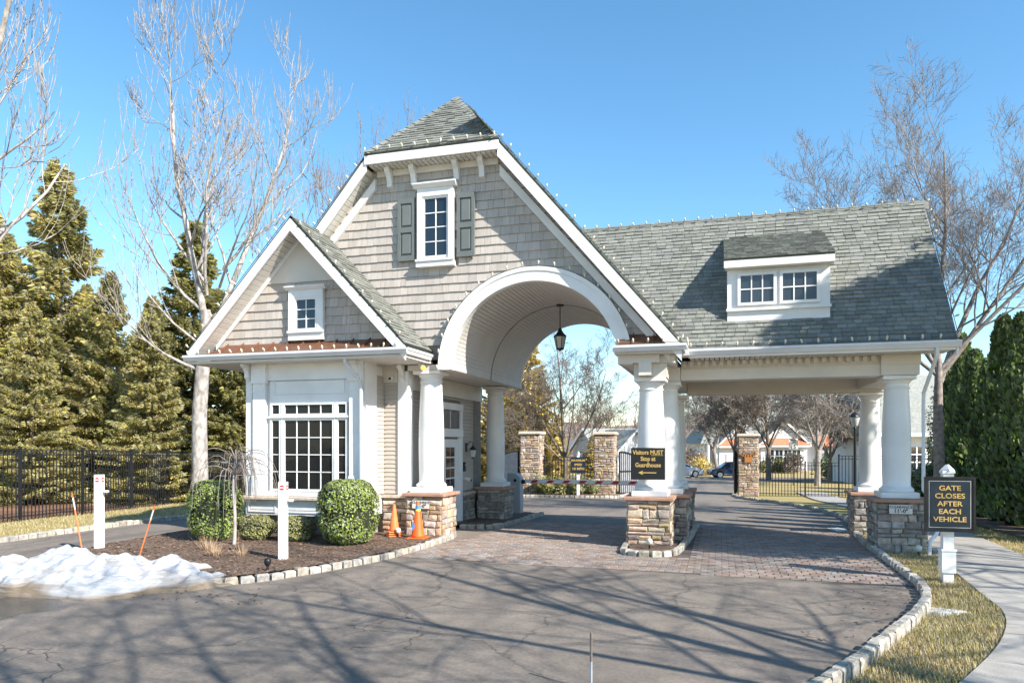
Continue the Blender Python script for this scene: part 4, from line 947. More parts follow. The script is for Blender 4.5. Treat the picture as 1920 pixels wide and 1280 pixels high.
def leafball(name, label, x, y, z, rx, rz_, n, leaf, m, power=2.6, cat='shrub', group=None):
    t = thing(name, (x, y, z), label, cat, group, False)
    r = random.Random(int(x * 100)); mb = MB(); ib = MB()
    prof = []
    for k in range(13):
        a = -math.pi / 2 + math.pi * k / 12; c_, s_ = math.cos(a), math.sin(a)
        prof.append((max(.01, rx * .93 * abs(c_) ** (2 / power)), rz_ * (1 + math.copysign(abs(s_) ** (2 / power), s_)) * .97))
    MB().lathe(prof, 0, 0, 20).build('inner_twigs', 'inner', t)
    for k in range(n):
        th = r.uniform(0, 2 * math.pi); s_ = r.uniform(-.98, 1); a = math.asin(s_); c_ = math.cos(a)
        q = abs(c_) ** (2 / power); zz = rz_ * (1 + math.copysign(abs(s_) ** (2 / power), s_)); lum = 1 + .06 * math.sin(3 * th + x) + .05 * math.sin(5 * a + 2 * th) + .03 * math.sin(9 * th - 7 * a) + (r.random() < .03) * r.uniform(0, .1)
        dpt = r.uniform(.93, 1.04) * lum; p = V((rx * q * math.cos(th) * dpt, rx * q * math.sin(th) * dpt, zz * (.98 + .04 * (dpt - .95))))
        nn = V((math.cos(th) * c_, math.sin(th) * c_, s_)) + V((r.gauss(0, .5), r.gauss(0, .5), r.gauss(.2, .5))); nn.normalize()
        u = nn.orthogonal().normalized(); u.rotate(Matrix.Rotation(r.uniform(0, 6.28), 3, nn)); w = nn.cross(u); l_ = leaf * r.uniform(.7, 1.3)
        mb.add([p - u * l_, p - w * l_ * .55 + nn * .004, p + u * l_, p + w * l_ * .55 + nn * .004], [(0, 1, 2, 3)])
    f = mb.build('foliage', m, t); f['kind'] = 'stuff'; return t
leafball('boxwood_shrub', 'tall rounded boxwood left of the bay, behind a thin sapling', -10.5, 13.1, .1, .53, .66, 8000, .028, 'boxwood', 3.2)
leafball('boxwood_shrub', 'tall rounded boxwood right of the bay, beside the cones', -7.45, 13.35, .1, .6, .68, 9000, .028, 'boxwood', 3.0)
leafball('low_shrub', 'low clipped shrub under the bay apron, left of the front post', -9.75, 13.4, .1, .42, .27, 3500, .024, 'boxwood_low', 2.6); leafball('low_shrub', 'low clipped shrub under the bay apron, right of the front post', -8.75, 13.45, .1, .40, .27, 3500, .024, 'boxwood_low', 2.6)
def stake(a, b, label, r=.012):
    a, b = V(a), V(b); t = thing('snow_stake', a, label, 'snow marker', 'orange driveway markers')
    MB().tube([a, a.lerp(b, .72)], r, 6, True).build('rod', 'orange_old', t); MB().tube([a.lerp(b, .72), a.lerp(b, .92)], r * 1.1, 6, True).build('reflective_band', 'plate', t); MB().tube([a.lerp(b, .92), b], r * 1.05, 6, True).build('tip', 'orange', t)
stake((-11.9, 11.0, .1), (-12.15, 11.0, 1.22), 'thin orange snow stake left of the white post'); stake((-10.3, 10.75, .1), (-9.95, 10.75, 1.05), 'leaning orange snow stake behind the snow pile')
t = thing('snow_stake', (-1.1, 6.3, 0), 'thin rusty stake standing in the near asphalt', 'snow marker'); MB().tube([(-1.1, 6.3, -.3), (-1.1, 6.3, .26)], .011, 8, True).build('rod', 'grey_box', t); MB().tube([(-1.1, 6.3, .26), (-1.1, 6.3, .52)], .0115, 8, True).build('tip', 'bark_dark', t)
def tuft(x, y, s, label):
    r = random.Random(int(x * 77 + y)); mb = MB()
    for k in range(150):
        a = r.uniform(0, 6.28); o = r.uniform(0, .14) * s; L = r.uniform(.15, .38) * s; le = r.uniform(.2, 1.1)
        p = V((x + math.cos(a) * o, y + math.sin(a) * o, .1)); q = p + V((math.cos(a) * math.sin(le), math.sin(a) * math.sin(le), math.cos(le))) * L; w = V((-math.sin(a), math.cos(a), 0)) * .004
        mb.add([p - w, p + w, q], [(0, 1, 2)])
    tag(mb.build('dry_grass_tuft', 'straw'), label, 'grass tuft', 'dry tufts in the mulch bed')
tuft(-9.55, 11.7, 1.25, 'largest dry straw tuft beside the leaning stake'); tuft(-9.0, 11.2, .8, 'dry straw tuft in front of the thin sapling'); tuft(-8.55, 11.35, .8, 'dry straw tuft right of the thin sapling'); tuft(-9.9, 13.0, .7, 'small dry tuft by the left boxwood')
def spot(x, y, z, label, m='plate'):
    t = thing('spot_light', (x, y, z), label, 'ground light', 'small ground spotlights', False)
    MB().tube([(0, 0, -.05), (0, 0, .1)], .02, 6, True).build('stem', 'black_metal', t); MB().lathe([(.03, .08), (.055, .12), (.06, .17), (.045, .2), (.01, .21)], 0, 0, 12).build('lamp_head', m, t, True)
spot(-1.35, 14.45, .09, 'white ground spotlight in front of the central pier'); spot(3.72, 15.6, 0, 'white ground spotlight by the right pier and downspout'); spot(-6.85, 14.5, .115, 'white ground spotlight between the two cones'); spot(-7.1, 10.1, .115, 'small black path light at the kerb by the front post', 'black_metal'); spot(-10.9, 9.9, .115, 'small black path light behind the snow pile', 'black_metal')
# snow pile
def snow():
    n = 120; m_ = 84; vs = []; fs = []; r = random.Random(3)
    from mathutils import noise as mn
    x0, x1, y0, y1 = -12.4, -6.9, 7.6, 11.4
    def hgt(x, y):
        u = (x + 9.75) / 2.35; v = (y - (9.0 + .12 * (x + 9.6))) / 1.2
        d = math.sqrt(u * u + v * v) + .22 * mn.noise(V((x * .9, y * .9, 3))) + .10 * mn.noise(V((x * 2.6, y * 2.6, 1)))
        e = max(0, 1 - d ** 2.6)
        h = .36 * e ** .6 * (1 - .22 * max(0, u)) + (.15 * mn.noise(V((x * 1.5, y * 2.0, 7))) + .13 * mn.noise(V((x * 3.4, y * 3.8, 2))) + .07 * mn.noise(V((x * 8, y * 8, 5)))) * min(1, e * 3)
        return max(-.05, h if e > 0 else -.05)
    for i in range(n + 1):
        for j in range(m_ + 1):
            x = x0 + (x1 - x0) * i / n; y = y0 + (y1 - y0) * j / m_; vs.append((x, y, hgt(x, y)))
    for i in range(n):
        for j in range(m_):
            a = i * (m_ + 1) + j; q = (a, a + m_ + 1, a + m_ + 2, a + 1)
            if max(vs[k][2] for k in q) > -.04: fs.append(q)
    o = MB().add(vs, fs).build('snow_pile', 'snow', None, True); tag(o, 'melting snow pile with dirty lower edge at the bed end', 'snow')
    s_ = o.modifiers.new('s', 'SUBSURF'); s_.levels = 1; s_.render_levels = 1
    r = random.Random(5); mb = MB(); k = 26   # thin leftover patch on the verge
    for nm, cx, cy, rx, ry, lb in (('snow_patch', 2.78, 10.55, .42, .28, 'thin melting snow patch on the verge below the sign'), ('snow_patch', 3.05, 20.9, .3, .8, 'strip of melting snow behind the right pier')):
        P = [(cx + rx * math.cos(2 * math.pi * i / k) * r.uniform(.45, 1.15), cy + ry * math.sin(2 * math.pi * i / k) * r.uniform(.6, 1.1)) for i in range(k)]
        mb = MB().add([(x, y, terr(y) - .02) for x, y in P] + [(cx + (x - cx) * .7, cy + (y - cy) * .7, terr(y) + .018 * r.uniform(.5, 1.2)) for x, y in P] + [(cx, cy, terr(cy) + .025)], [(i, (i + 1) % k, k + (i + 1) % k, k + i) for i in range(k)] + [(k + i, k + (i + 1) % k, 2 * k) for i in range(k)])
        tag(mb.build(nm, 'plate', None, True), lb, 'snow')
snow()

# ---------------------------------------------------------------- fences, gates, barrier
def fence(pts, h, label, group, gap=.13, ring=True, rails=(.12, -.18, -.03), pk=.011):
    t = thing('metal_fence', (*pts[0], terr(pts[0][1])), label, 'fence', group)
    pm = MB().box(-pk, -pk, 0, pk, pk, h - .06).mesh('picket'); pm.materials.append(MATS['black_metal'])
    rings = MB()
    for (x0, y0), (x1, y1) in zip(pts, pts[1:]):
        a, b = V((x0, y0, terr(y0))), V((x1, y1, terr(y1))); d = b - a; L = d.length; rzz = math.atan2(d.y, d.x)
        p = MB(); p.box(-.035, -.035, -.1, .035, .035, h + .03); p.box(-.042, -.042, h + .031, .042, .042, h + .05); o = p.build('post', 'black_metal', t); o.matrix_parent_inverse = Matrix.Translation(-t.location); o.location = a; o.rotation_euler = (0, 0, rzz)
        for r_ in rails:
            z = r_ if r_ > 0 else h + r_
            MB().tube([a + V((0, 0, z)), b + V((0, 0, z))], .021, 4).build('rail', 'black_metal', t)
        n = int(L / gap)
        for k in range(1, n):
            o = link('picket', pm, None, t); o.matrix_parent_inverse = Matrix.Translation(-t.location); o.location = a + d * (k / n); o.rotation_euler = (0, 0, rzz)
            if ring:
                c = a + d * ((k + .5) / n); du = d.normalized(); N = 10
                rings.tube([c + du * .05 * math.cos(2 * math.pi * i / N) + V((0, 0, h - .105 + .05 * math.sin(2 * math.pi * i / N))) for i in range(N + 1)], .007, 3)
    if ring: struct(rings.build('ring_band', 'black_metal', t), 'stuff')
    return t
fence([(-18.6, 10.7), (-18.85, 13.15), (-19.1, 15.6), (-19.45, 18.0), (-19.9, 20.4), (-20.5, 22.8), (-21.1, 25.2), (-21.7, 27.6), (-22.3, 30), (-22.9, 32.4)], 2.05, 'long black picket fence with ring frieze before the conifers', 'black metal fences')
fence([(1.85, 39.2), (4.1, 39.2)], 2.1, 'black picket fence between the right gate pillar and the footpath', 'black metal fences', .15, False, pk=.017)
fence([(5.75, 39.2), (8.2, 39.0), (10.6, 38.8)], 2.1, 'black picket fence right of the footpath gate', 'black metal fences', .15, False, pk=.017)
fence([(-8.55, 35.2), (-6.1, 35.5)], 1.95, 'black picket fence between the two far stone pillars', 'black metal fences', .14, False, pk=.018)
fence([(11.5, 41), (14, 42), (16.5, 43)], 2.4, 'black fence before the grey roofed building on the right', 'black metal fences', .3, False)
fence([(4.15, 39.0), (5.7, 39.0)], 1.75, 'black footpath gate with lock box behind the canopy', 'black metal fences', .15, False)
def gate_leaf(x, y, rz_, label, w=1.9, h=2.2):
    t = thing('gate_leaf', (x, y, terr(y)), label, 'gate', 'solid backed black gates', False, rz_)
    n = 10; top = [(w * i / n, h - .55 * (i / n) ** 2) for i in range(n + 1)]
    MB().tube([(p[0], 0, p[1]) for p in top], .035, 6, True).build('top_rail', 'black_metal', t)
    f = MB(); f.box(-.03, -.03, .05, .03, .03, h); f.box(w - .03, -.03, .05, w + .03, .03, h - .55); f.box(.031, -.025, .08, w - .031, .025, .14); f.box(.031, -.025, 1.2, w - .031, .025, 1.25); f.build('frame', 'black_metal', t)
    for i in range(1, 13): xx = w * i / 13; MB().box(xx - .012, -.012, .141, xx + .012, .012, h - .56 * (xx / w) ** 2).build('picket', 'black_metal', t)
    m_ = MB()
    for i in range(n): m_.loft([(top[i][0], .03, .15), (top[i + 1][0], .03, .15), (top[i + 1][0], .03, top[i + 1][1] - .03), (top[i][0], .03, top[i][1] - .03)], [(top[i][0], .04, .15), (top[i + 1][0], .04, .15), (top[i + 1][0], .04, top[i + 1][1] - .03), (top[i][0], .04, top[i][1] - .03)])
    m_.build('backing_sheet', 'house_grey', t)
gate_leaf(-9.75, 34.6, R(145), 'open black gate leaf left of the far stone pillar'); gate_leaf(-4.85, 36.0, R(55), 'open black gate leaf right of the second far stone pillar'); gate_leaf(.72, 38.8, R(82), 'open black gate leaf beside the pillar with the carved plaque', 2.6, 2.3)
def gate_pillar(x, y, label, w=.96, h=3.05):
    z = terr(y); t = thing('stone_pillar', (x, y, z), label, 'pillar', 'stone gate pillars behind the gatehouse')
    c = MB().box(x - w / 2, y - w / 2, z - .1, x + w / 2, y + w / 2, z + h).build('core', 'mortar', t)
    stonework(c, 'y', x - w / 2, x + w / 2, z, z + h, y - w / 2, -1, 'stone', 'pstone'); stonework(c, 'x', y - w / 2, y + w / 2, z, z + h, x + w / 2, 1, 'stone', 'pstone'); stonework(c, 'x', y - w / 2, y + w / 2, z, z + h, x - w / 2, -1, 'stone', 'pstone')
    k = MB(); k.loft([(x + sx * (w / 2 + .12), y + sy * (w / 2 + .12), z + h) for sx, sy in ((-1, -1), (1, -1), (1, 1), (-1, 1))], [(x + sx * (w / 2 + .08), y + sy * (w / 2 + .08), z + h + .15) for sx, sy in ((-1, -1), (1, -1), (1, 1), (-1, 1))]); bevel(k.build('cap_slab', 'ledge', t), .03)
    return t
gate_pillar(-9.1, 34.9, 'far stone pillar left of the small black fence'); gate_pillar(-5.55, 35.9, 'far stone pillar right of the small black fence'); gp = gate_pillar(1.4, 39.2, 'stone pillar with an orange carved plaque seen under the canopy')
for nm in ('pstone',):
    ps = POOL.pop(nm); rest = {}
    for sz, par, vs, fs, m in ps: rest.setdefault(par.name, (par, MB()))[1].add(vs, fs)
    for pn, (par, mb) in rest.items(): struct(mb.build('stone_facing', 'stone', par), 'stuff')
pq = MB(); n = 9
for i in range(n):
    a = R(200 + i * 140 / n); b = R(200 + (i + 1) * 140 / n)
    f = lambda q, r: (1.4 + r * math.cos(q) * 1.1, 38.66, terr(39) + 2.28 + r * math.sin(q) * .75)
    A = [f(a, .2), f(b, .2), f(b, .42), f(a, .42)]; pq.loft(A, [(x, y - .05, z) for x, y, z in A])
pq.box(1.22, 38.6, terr(39) + 1.72, 1.58, 38.66, terr(39) + 1.98); pqo = pq.build('carved_plaque', 'plaque', gp)
for i in range(6):
    a = R(212 + i * 23); MB().box(1.4 + .31 * math.cos(a) * 1.1 - .022, 38.6, terr(39) + 2.28 + .31 * math.sin(a) * .75 - .06, 1.4 + .31 * math.cos(a) * 1.1 + .022, 38.609, terr(39) + 2.28 + .31 * math.sin(a) * .75 + .06).build('carving', 'ink', pqo)
def barrier():
    y = 22.2; z = terr(y); t = thing('barrier_gate', (-6.35, y, z), 'grey barrier machine with its striped arm lowered across the arch lane', 'barrier', None, False)
    bevel(MB().prism([(-.22, 0), (.22, 0), (.22, 1.25), (.05, 1.38), (-.22, 1.38)], 'y', -.2, .2).build('cabinet', 'grey_box', t), .02)
    MB().box(-.3, -.28, -.05, .3, .28, .06).build('foot', 'mortar', t)
    MB().lathe([(.05, 0), (.05, .02)], 0, 0, 12).build('lock', 'black_metal', t).matrix_basis = Matrix.Translation((.05, -.2, 1.15)) @ Matrix.Rotation(R(90), 4, 'X')
    MB().tube([(.22, 0, 1.1), (.34, 0, 1.1)], .07, 8, True).build('hub', 'sign_navy', t)
    a = MB().box(.33, -.035, 1.06, 4.05, .035, 1.18).build('arm', 'car_white', t); a.rotation_euler = (0, 0, 0)
    for k in range(7):
        x = .5 + k * .52; MB().add([(x, -.0375, 1.075), (x + .2, -.0375, 1.075), (x + .29, -.0375, 1.165), (x + .09, -.0375, 1.165)], [(0, 1, 2, 3)]).build('stripe', 'red', a)
    MB().box(.5, -.03, 1.045, 3.9, .03, 1.059).build('edge_strip', 'red', a)
barrier()
def lamp_post(x, y, h, label):
    z = terr(y); t = thing('street_lamp', (x, y, z), label, 'street lamp', 'black lantern street lamps', False)
    MB().lathe([(.16, 0), (.16, .1), (.11, .3), (.09, .5), (.07, .55), (.065, 1.5), (.055, h - .75), (.08, h - .72), (.06, h - .66)], 0, 0, 12).build('pole', 'black_metal', t)
    MB().lathe([(.06, h - .66), (.12, h - .6), (.19, h - .3), (.2, h - .25)], 0, 0, 12).build('globe', 'lamp_glass', t, True); MB().lathe([(.23, h - .25), (.2, h - .17), (.08, h - .07), (.03, h - .04), (.01, h + .08)], 0, 0, 12).build('lamp_hood', 'black_metal', t)
lamp_post(5.55, 33.5, 3.95, 'black lantern lamp post right of the footpath gate'); lamp_post(-12.5, 55, 4.2, 'far black lantern lamp post seen through the arch')
def sign10():
    x, y = -6.55, 33.9; t = thing('speed_sign', (x, y, terr(y)), 'small black sign with gold 10 MPH text beyond the barrier', 'sign', None, False, R(8))
    MB().box(-.07, 0, 0, .07, .1, 1.2).build('post', 'white', t); c = MB(); c.lathe([(.1, 2.05), (.07, 2.1), (.02, 2.2)], 0, .05, 4); c.box(-.06, .0, 1.9, .06, .1, 2.05); c.build('post_cap', 'white', t)
    b = MB().box(-.36, -.05, 1.15, .36, 0, 1.92).build('board', 'sign_navy', t)
    for i, w in enumerate(('MAXIMUM', 'SPEED', '10 MPH')): text(w, .18 if i == 2 else .14, (0, -.055, 1.76 - i * .2), 'gold', b, bold=.004)
sign10()
def sign15():
    x, y = 5.15, 56.0; z = terr(y); t = thing('speed_limit_sign', (x, y, z), 'white speed limit 15 sign on a post behind the canopy', 'sign', None, False, R(10))
    MB().tube([(0, .03, 0), (0, .03, 3.4)], .03, 6, True).build('post', 'black_metal', t); b = MB().box(-.33, -.02, 2.55, .33, 0, 3.42).build('board', 'plate', t)
    text('SPEED', .15, (0, -.023, 3.28), 'ink', b, bold=.003); text('LIMIT', .15, (0, -.023, 3.1), 'ink', b, bold=.003); text('15', .4, (0, -.023, 2.8), 'ink', b, bold=.008)
sign15()

# ---------------------------------------------------------------- vehicles
def car(name, label, paint, x, y, rz_, suv=True):
    t = thing(name, (x, y, terr(y)), label, 'car', 'parked cars beyond the gate', False, rz_)
    H = 1.66 if suv else 1.48; L = 2.3
    lower = [(-L, .32), (-L - .02, .62), (-L + .08, .86), (-L + .95, 1.02), (L - .45, 1.08), (L - .05, .98), (L, .7), (L - .03, .34), (1.75, .22), (-1.75, .22)]
    mb = MB(); mb.loft([(p[0], -.9, p[1]) for p in lower], [(p[0], .9, p[1]) for p in lower]); bevel(mb.build('body', paint, t, False), .07, 3)
    gh = [(-L + .92, 1.0), (-.55, H - .06), (.2, H), (1.5, H - .06), (L - .3, 1.06)]
    mb = MB(); mb.loft([(p[0], -.82 + .16 * (p[1] - 1) / .6, p[1]) for p in gh], [(p[0], .82 - .16 * (p[1] - 1) / .6, p[1]) for p in gh]); bevel(mb.build('cabin', paint, t), .05, 2)
    for s_ in (-1, 1):
        yy = lambda z: s_ * (.826 - .16 * (z - 1) / .6)
        for q in ([(-1.15, 1.09), (-.55, H - .16), (.0, H - .12), (.05, 1.1)], [(.15, 1.1), (.12, H - .12), (1.0, H - .13), (1.15, 1.12)], [(1.25, 1.13), (1.12, H - .13), (1.45, H - .16), (1.75, 1.14)]):
            A = [(p[0], yy(p[1]) - s_ * .01, p[1]) for p in q]; B = [(p[0], yy(p[1]) + s_ * .006, p[1]) for p in q]; MB().loft(A, B).build('side_window', 'pane', t)
        MB().box(-1.02, s_ * .86 if s_ > 0 else -1.02, 1.02, -.86, 1.02 if s_ > 0 else -.86, 1.14).build('mirror', paint, t)
        MB().box(-L - .0, s_ * .88 - .25 * (s_ > 0), .72, -L + .3, s_ * .88 + .25 * (s_ < 0), .84).build('headlight', 'lamp_glass', t)
        MB().box(-1.0, min(s_ * .905, s_ * .89), .36, 1.0, max(s_ * .905, s_ * .89), .42).build('sill_trim', 'alloy', t)
        for wx in (-1.4, 1.35):
            w = MB().lathe([(.2, -.11), (.33, -.11), (.345, -.06), (.345, .06), (.33, .11), (.2, .11)], 0, 0, 24).build('wheel', 'tyre', t, True); w.matrix_basis = Matrix.Translation((wx, s_ * .84, .345)) @ Matrix.Rotation(R(90), 4, 'X')
            MB().lathe([(.35, -.119), (.35, .119)], 0, 0, 24).build('wheel_arch', 'tyre', t).matrix_basis = Matrix.Translation((wx, s_ * .79, .40)) @ Matrix.Rotation(R(90), 4, 'X')
            rim = MB(); rim.lathe([(.215, -.115), (.215, .115)], 0, 0, 20)
            ro = rim.build('rim', 'tyre', w)
            for k in range(5):
                a = k * 2 * math.pi / 5; c_, s2 = math.cos(a), math.sin(a); MB().add([(c_ * .04 - s2 * .04, s2 * .04 + c_ * .04, -s_ * -.0), (c_ * .04 + s2 * .04, s2 * .04 - c_ * .04, 0), (c_ * .23 + s2 * .035, s2 * .23 - c_ * .035, 0), (c_ * .23 - s2 * .035, s2 * .23 + c_ * .035, 0)], [(0, 1, 2, 3)]).build('spoke', 'alloy', w).location = (0, 0, s_ * .125 * -1 if False else (.122 if s_ < 0 else -.122))
            MB().lathe([(.215, -.125), (.24, -.125), (.24, .125), (.215, .125)], 0, 0, 20).build('rim_ring', 'alloy', w)
    ws = [(-L + 1.0, 1.06), (-.62, H - .1)]
    MB().add([(ws[0][0] - .012, -.74, ws[0][1]), (ws[0][0] - .012, .74, ws[0][1]), (ws[1][0] - .03, .64, ws[1][1]), (ws[1][0] - .03, -.64, ws[1][1])], [(0, 1, 2, 3)]).build('windscreen', 'pane', t)
car('parked_car', 'dark blue crossover parked beyond the gate with five spoke wheels', 'car_blue', 1.15, 75.2, R(14)); car('parked_car', 'white car parked in front of the dark blue crossover', 'car_white', -4.0, 76.2, R(194), False)

# ---------------------------------------------------------------- background buildings
def house(name, label, px, py, rz_):
    t = thing(name, (px, py, terr(py)), label, 'house', None, False, rz_); return t
def gable_front(t, x0, x1, y, ze, zp, m='house_white', depth=3, pent=True):
    c = (x0 + x1) / 2
    MB().loft([(x0, y, 0), (x1, y, 0), (x1, y, ze), (c, y, zp), (x0, y, ze)], [(x0, y + depth, 0), (x1, y + depth, 0), (x1, y + depth, ze), (c, y + depth, zp), (x0, y + depth, ze)]).build('gable_wing', m, t)
    for s_, xe in ((-1, x0), (1, x1)):
        e = xe + s_ * .4; ez = ze - (zp - ze) / (c - x0) * .4
        o = MB().loft([(c, y - .45, zp + .1), (e, y - .45, ez + .1), (e, y - .45, ez + .3), (c, y - .45, zp + .3)], [(c, y + depth + 2, zp + .1), (e, y + depth + 2, ez + .1), (e, y + depth + 2, ez + .3), (c, y + depth + 2, zp + .3)]).build('wing_roof', 'house_roof', t)
        MB().loft([(c, y - .5, zp - .02), (e, y - .5, ez - .02), (e, y - .5, ez + .28), (c, y - .5, zp + .28)], [(c, y - .452, zp - .02), (e, y - .452, ez - .02), (e, y - .452, ez + .28), (c, y - .452, zp + .28)]).build('rake_board', 'house_white', o)
    if pent:
        MB().loft([(x0 - .2, y - .6, ze - .05), (x1 + .2, y - .6, ze - .05), (x1 - .3, y - .002, ze + .75), (x0 + .3, y - .002, ze + .75)], [(x0 - .2, y - .6, ze - .2), (x1 + .2, y - .6, ze - .2), (x1 - .3, y - .002, ze + .6), (x0 + .3, y - .002, ze + .6)]).build('pent_roof', 'terracotta', t)
        MB().box(x0 - .2, y - .62, ze - .4, x1 + .2, y - .5, ze - .205).build('fascia', 'house_white', t)
h = house('bungalow', 'white bungalow with grey roof and terracotta pent roofs under the canopy', 7.2, 101, YAW)
MB().box(-9.2, 1, -.5, 11, 10, 3.6).build('wall', 'house_white', h)
MB().loft([(-10, .3, 3.5), (12, .3, 3.5), (12, 11, 3.5), (-10, 11, 3.5)], [(-6.5, 5.5, 9.0), (8.5, 5.5, 9.0), (8.5, 5.7, 9.0), (-6.5, 5.7, 9.0)]).build('roof', 'house_roof', h)
gable_front(h, -8.2, -3.4, -2.2, 3.4, 5.9); gable_front(h, -2.6, 3.4, -1.6, 3.5, 6.3); 
MB().box(5.5, -.4, -.5, 11.5, 1.1, 3.3).build('porch', 'house_grey', h); MB().loft([(5.2, -.9, 3.3), (11.8, -.9, 3.3), (11.8, 1.4, 4.6), (5.2, 1.4, 4.6)], [(5.2, -.9, 3.2), (11.8, -.9, 3.2), (11.8, 1.4, 4.5), (5.2, 1.4, 4.5)]).build('pent_roof', 'terracotta', h)
g = MB().box(-7.4, -2.26, -.2, -4.2, -2.2, 2.2).build('garage_door', 'house_grey', h)
for z in (.1, .65, 1.2, 1.75): MB().box(-7.3, -2.29, z, -4.3, -2.261, z + .45).build('door_panel', 'house_white', g)
for x in (-1.9, -.75, .4, 1.55):
    w = MB().box(x, -1.66, .6, x + .95, -1.6, 2.7).build('window', 'pane', h); fm = MB(); fm.box(x - .07, -1.7, .5, x, -1.6, 2.8); fm.box(x + .95, -1.7, .5, x + 1.02, -1.6, 2.8); fm.box(x, -1.7, 2.7, x + .95, -1.6, 2.8); fm.box(x, -1.7, .5, x + .95, -1.6, .6); fm.box(x + .45, -1.68, .6, x + .5, -1.6, 2.7); fm.box(x, -1.68, 1.9, x + .95, -1.61, 1.95); fm.build('frame', 'house_white', w)
for x in (6.2, 8.0, 9.8):
    w = MB().box(x, -.46, .6, x + 1.0, -.4, 2.4).build('window', 'pane', h); MB().box(x + .47, -.48, .6, x + .53, -.461, 2.4).build('frame', 'house_white', w)
for x in (-9.6, -8.6): MB().lathe([(.2, -.3), (.2, 3.4)], x, -1.9, 10).build('porch_column', 'house_white', h)
h = house('clubhouse', 'pale house with large grey shingle roof behind the right hedge', 15.6, 61.8, YAW)
MB().box(-4, 0, -1, 16, 8, 4.0).build('wall', 'house_white', h); MB().loft([(-4.6, -.7, 3.95), (16.6, -.7, 3.95), (16.6, 9, 3.95), (-4.6, 9, 3.95)], [(-4.6, 4, 8.8), (16.6, 4, 8.8), (16.6, 4.2, 8.8), (-4.6, 4.2, 8.8)]).build('roof', 'house_roof', h); MB().box(-4.6, -.75, 3.7, 16.6, -.69, 3.98).build('fascia', 'house_white', h)
for i in range(7):
    x = -3.2 + i * 1.5; w = MB().box(x, -.05, 1.2, x + 1.1, 0, 2.9).build('window', 'pane', h); fm = MB(); fm.box(x + .5, -.08, 1.2, x + .6, -.051, 2.9); fm.box(x, -.08, 1.7, x + 1.1, -.051, 1.78); fm.box(x, -.08, 2.3, x + 1.1, -.051, 2.38); fm.build('frame', 'house_white', w)
h = house('far_house', 'small far house with white gable beside the second stone pillar', -10.0, 88, YAW + R(30)); gable_front(h, -2.6, 2.6, 0, 2.7, 5.0, 'house_white', 9, False); MB().box(-.5, -.05, 1.2, .5, 0, 2.4).build('window', 'pane', h)
h = house('far_house', 'small far house with grey roof left of the second stone pillar', -16.5, 90, YAW - R(60)); gable_front(h, -2.6, 2.6, 0, 2.8, 5.2, 'house_grey', 9, False); MB().box(-.5, -.05, 1.2, .5, 0, 2.4).build('window', 'pane', h)

# ---------------------------------------------------------------- trees
def grow(mb, p, d, L, r, lvl, P, g):
    rm = P.get('rm', .006); r = max(r, rm * 1.3)
    ns = P['seg'][lvl]; pts = [p]; rad = [r]; dirs = [d]
    for i in range(ns):
        d = (d + V((g.gauss(0, 1), g.gauss(0, 1), g.gauss(0, .6))) * P['wob'][lvl] + V((0, 0, P['up'][lvl]))).normalized()
        p = p + d * (L / ns); pts.append(p); dirs.append(d); rad.append(max(rm * .8, r * (1 - (1 - P['tap'][lvl]) * (i + 1) / ns)))
    mb.tube(pts, rad, P['side'][lvl])
    if lvl + 1 < len(P['seg']):
        n = P['n'][lvl]; n = max(1, int(n * g.uniform(.75, 1.25)))
        for k in range(n):
            f = P['f0'][lvl] + (1 - P['f0'][lvl]) * (k + g.random()) / n; f = min(f, .995); i = min(int(f * ns), ns - 1); u = f * ns - i
            q = pts[i].lerp(pts[i + 1], u); rr = (rad[i] + (rad[i + 1] - rad[i]) * u); dd = dirs[i + 1]
            ax = dd.orthogonal().normalized(); ax.rotate(Matrix.Rotation(g.uniform(0, 6.283), 3, dd)); nd = dd.copy(); nd.rotate(Matrix.Rotation(P['ang'][lvl] * g.uniform(.65, 1.3), 3, ax))
            grow(mb, q, nd, L * P['lr'][lvl] * g.uniform(.6, 1.15) * (1.15 - .45 * f), min(rr * P['rr'][lvl], rr * .95), lvl + 1, P, g)
WHIP = dict(seg=[7, 6, 5, 4], wob=[.06, .10, .10, .04], up=[.04, .09, .2, .5], tap=[.25, .25, .3, .3], side=[7, 5, 4, 3], n=[8, 6, 6], f0=[.2, .25, .35], ang=[.75, .8, .7], lr=[.5, .55, 1.1], rr=[.5, .45, .42], rm=.011)
FINE = dict(seg=[6, 5, 5, 4, 2], wob=[.06, .10, .12, .12, .1], up=[.06, .06, .05, .04, .02], tap=[.22, .25, .3, .3, .3], side=[7, 5, 4, 3, 3], n=[10, 8, 7, 5], f0=[.2, .2, .15, .15], ang=[.8, .75, .7, .7], lr=[.56, .58, .58, .6], rr=[.5, .48, .48, .5], rm=.006)
def tree(label, x, y, bark, seed, stems, P, group=None, scale=1, rz_=YAW, trunk=None, low=()):
    """trunk path plus rising stems (each a start, direction, length, radius), all local metres"""
    z = terr(y); t = thing('bare_tree', (x, y, z), label, 'tree', group, False, rz_); t.scale = (scale,) * 3
    g = random.Random(seed); mt = MB()
    if trunk: mt.tube(trunk[0], trunk[1], 12)
    mt.build('trunk', bark, t, True)
    mb = MB()
    for st, d, L, r in stems: grow(mb, V(st), V(d).normalized(), L, r, 0, P, g)
    for st, d, L, r in low: grow(mb, V(st), V(d).normalized(), L, r, 1, P, g)
    c = mb.build('crown', bark, t, True); c['kind'] = 'stuff'; return t
